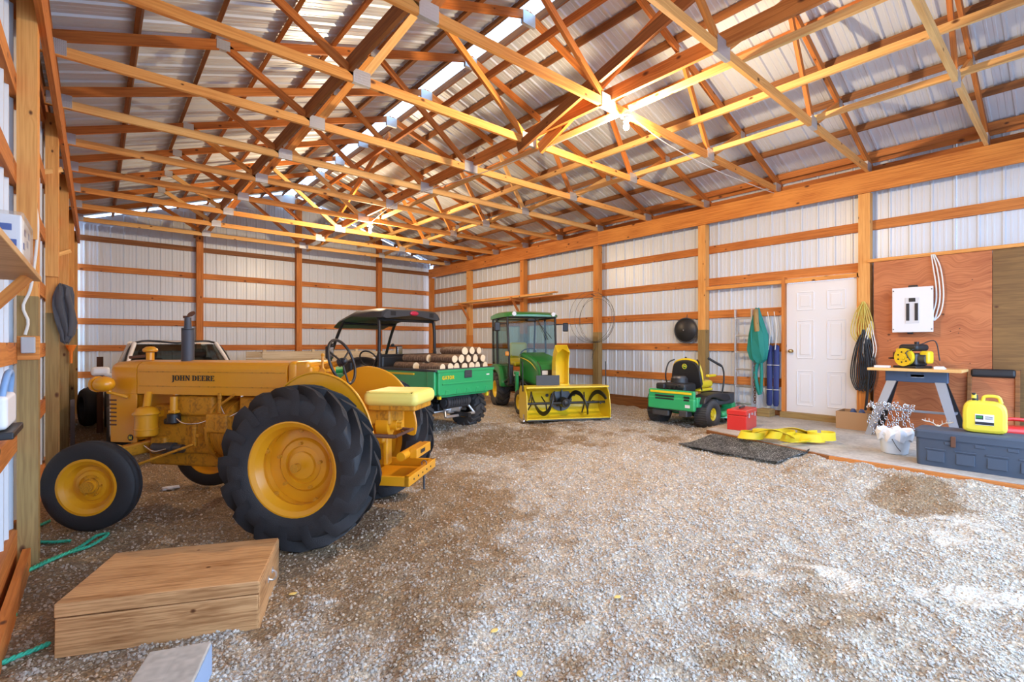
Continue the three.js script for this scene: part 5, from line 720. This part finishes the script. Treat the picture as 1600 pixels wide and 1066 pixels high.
{ // left wall things
  const sh = thing('plywood_shelf', 'thick plywood shelf board on the wall nearest the camera', 'shelf', [0, 0, 0]); part('shelf_board', [rbox(.20, .03, 2.9, .004, -.345, 1.68, -2.55)], M.plyPale, sh); for (const z of [-3.7, -2.4]) part('bracket', beamGeo([-.44, 1.45, z], [-.28, 1.66, z], .05, .03), M.lumber[1], sh);
  const cb = thing('carton', 'white carton printed with blue marks, wrapped in clear film on the shelf', 'box', [-.345, 1.698, -3.42]); part('carton_body', rbox(.16, .20, .42, .006, 0, .10, 0), M.white, cb); part('blue_print', [[.06, .14], [-.05, .10], [.1, .07], [-.12, .15]].flatMap(([z, y]) => [box(.003, .03, .05, .0815, y, z), box(.05, .03, .003, z * .4, y, .2115)]), std(new THREE.Color().setRGB(.04, .10, .34), .5), cb); part('clear_film', rbox(.18, .215, .44, .012, 0, .108, 0), phys(0xffffff, .2, { transmission: 1, thickness: 0, color: new THREE.Color().setRGB(.95, .97, .98) }), cb);
  single('electric_cable', tube([[-.33, 3.4, -4.59], [-.32, 2.9, -4.585], [-.33, 2.4, -4.59], [-.30, 2.1, -4.585], [-.33, 1.7, -4.59], [-.37, 1.55, -4.59], [-.345, 1.45, -4.58], [-.36, 1.36, -4.585]], .009, 60), M.cable, 'white cable stapled down the timber post to a grey outlet box', 'cable');
  const ob = thing('outlet_box', 'small grey outlet box on the first post', 'outlet', [-.345, 1.29, -4.58]); part('box', rbox(.07, .11, .05, .008, 0, 0, 0), std(new THREE.Color().setRGB(.45, .46, .48), .5), ob); part('mounting_block', rbox(.11, .16, .03, .004, 0, -.02, -.03), M.lumber[1], ob);
  const jk = thing('grey_jacket', 'dark grey jacket hanging from a nail on a timber post', 'jacket', [-.30, 1.4, -6.98]); part('jacket_body', loft([[.52, .02, .02], [.48, .05, .035], [.40, .065, .04], [.28, .075, .045], [.14, .07, .045], [.02, .055, .04], [-.06, .035, .025], [-.09, .015, .012]].map(([y, a, b], j) => Array.from({ length: 22 }, (_, i) => V(.03 + a * (1 + .34 * Math.sin(i * 2.3 + j * .9)) * Math.cos(i / 22 * 6.283) + .006 * j + .012 * Math.sin(j * 1.7), y + .02 * Math.sin(i * 3 + j), b * (1 + .4 * Math.sin(i * 1.7 + j)) * Math.sin(i / 22 * 6.283))))), std(new THREE.Color().setRGB(.10, .105, .12), .8), jk); part('sleeve', tube([[.07, .40, .03], [.10, .25, .04], [.10, .06, .04], [.09, -.02, .03]], .026, 16), std(new THREE.Color().setRGB(.09, .095, .11), .8), jk);
  single('orange_funnel', [lathe([[.012, 0], [.016, 0], [.02, .16], [.06, .25], [.062, .26], [.055, .26], [.016, .17]], 20).translate(-.27, 1.02, -9.36)], M.orange, 'orange plastic funnel hanging on a post further along', 'funnel');
  single('steel_strip', [rbox(.05, .70, .02, .004).rotateX(.04).translate(-.25, .17, -9.2)], std(new THREE.Color().setRGB(.16, .13, .13), .6, .5), 'dull brown steel strip leaning against the third post', 'metal strip');
  const cd = thing('plastic_caddy', 'white and blue plastic caddy on a black wall bracket', 'caddy', [-.34, .93, -2.95]); part('caddy_body', rbox(.14, .14, .28, .02, 0, .09, 0), M.white, cd); part('caddy_handle', tube([[.05, .15, -.12], [.06, .24, -.06], [.06, .24, .06], [.05, .15, .12]], .012, 24), std(new THREE.Color().setRGB(.2, .36, .62), .5), cd); part('wall_bracket', [rbox(.18, .03, .34, .006, 0, 0, 0), rbox(.03, .12, .03, .005, -.07, -.06, 0)], M.black, cd);
}
{ // things at the back: wooden trailer box, tyres, stakes
  const t = thing('wooden_trailer', 'weathered grey plank trailer box behind the utility vehicle', 'trailer', [4.2, floorY(4.2, -12), -11.9]), k = (n, g, m) => part(n, g, m, t);
  for (let r = 0; r < 4; r++) { k('side_plank', beamGeo([-1.55, .62 + .17 * r, .72], [1.55, .62 + .17 * r, .72], .145, .025), M.greyWood); k('side_plank', beamGeo([-1.55, .62 + .17 * r, -.72], [1.55, .62 + .17 * r, -.72], .145, .025), M.greyWood); }
  for (const x of [-1.5, -.5, .5, 1.5]) k('stake', rbox(.06, .8, .04, .005, x, .86, .70), M.greyWood); k('floor_bed', rbox(3.1, .05, 1.4, .005, 0, .5, 0), M.greyWood); k('frame', [rbox(3.3, .08, .06, .01, 0, .43, .6), rbox(3.3, .08, .06, .01, 0, .43, -.6)], M.black); for (const s of [-1, 1]) k('trailer_tire', latheZ([[.17, -.08], [.28, -.09], [.31, 0], [.28, .09], [.17, .08], [.1, 0], [.17, -.08]], 28).translate(0, .31, s * .85), M.rubber);
  k('hitch_leg', rod([-1.6, .45, 0], [-1.6, 0, 0], .03), M.darkSteel);
  const p = gp(142, 690); single('rusty_stake', rod([.05, -.18, -10.6], [.05, 1.08, -10.6], .045, 10), M.rust, 'rusty steel post standing by the end wall behind the tractor', 'post');
  for (const [x, z, a, lab] of [[-.05, -11.6, .2, 'worn black tyre leaning in the far corner behind the rusty post'], [.02, -12.3, -.2, 'black tyre leaning against the end wall in the corner']]) single('old_tire', latheZ([[.2, -.09], [.3, -.1], [.34, -.05], [.34, .05], [.3, .1], [.2, .09], [.19, 0], [.2, -.09]], 32).rotateY(Math.PI / 2 + a).translate(x - .06, .16, z), M.rubber, lab, 'tyre', 'old tyres');
}
renderer.render(scene, camera);
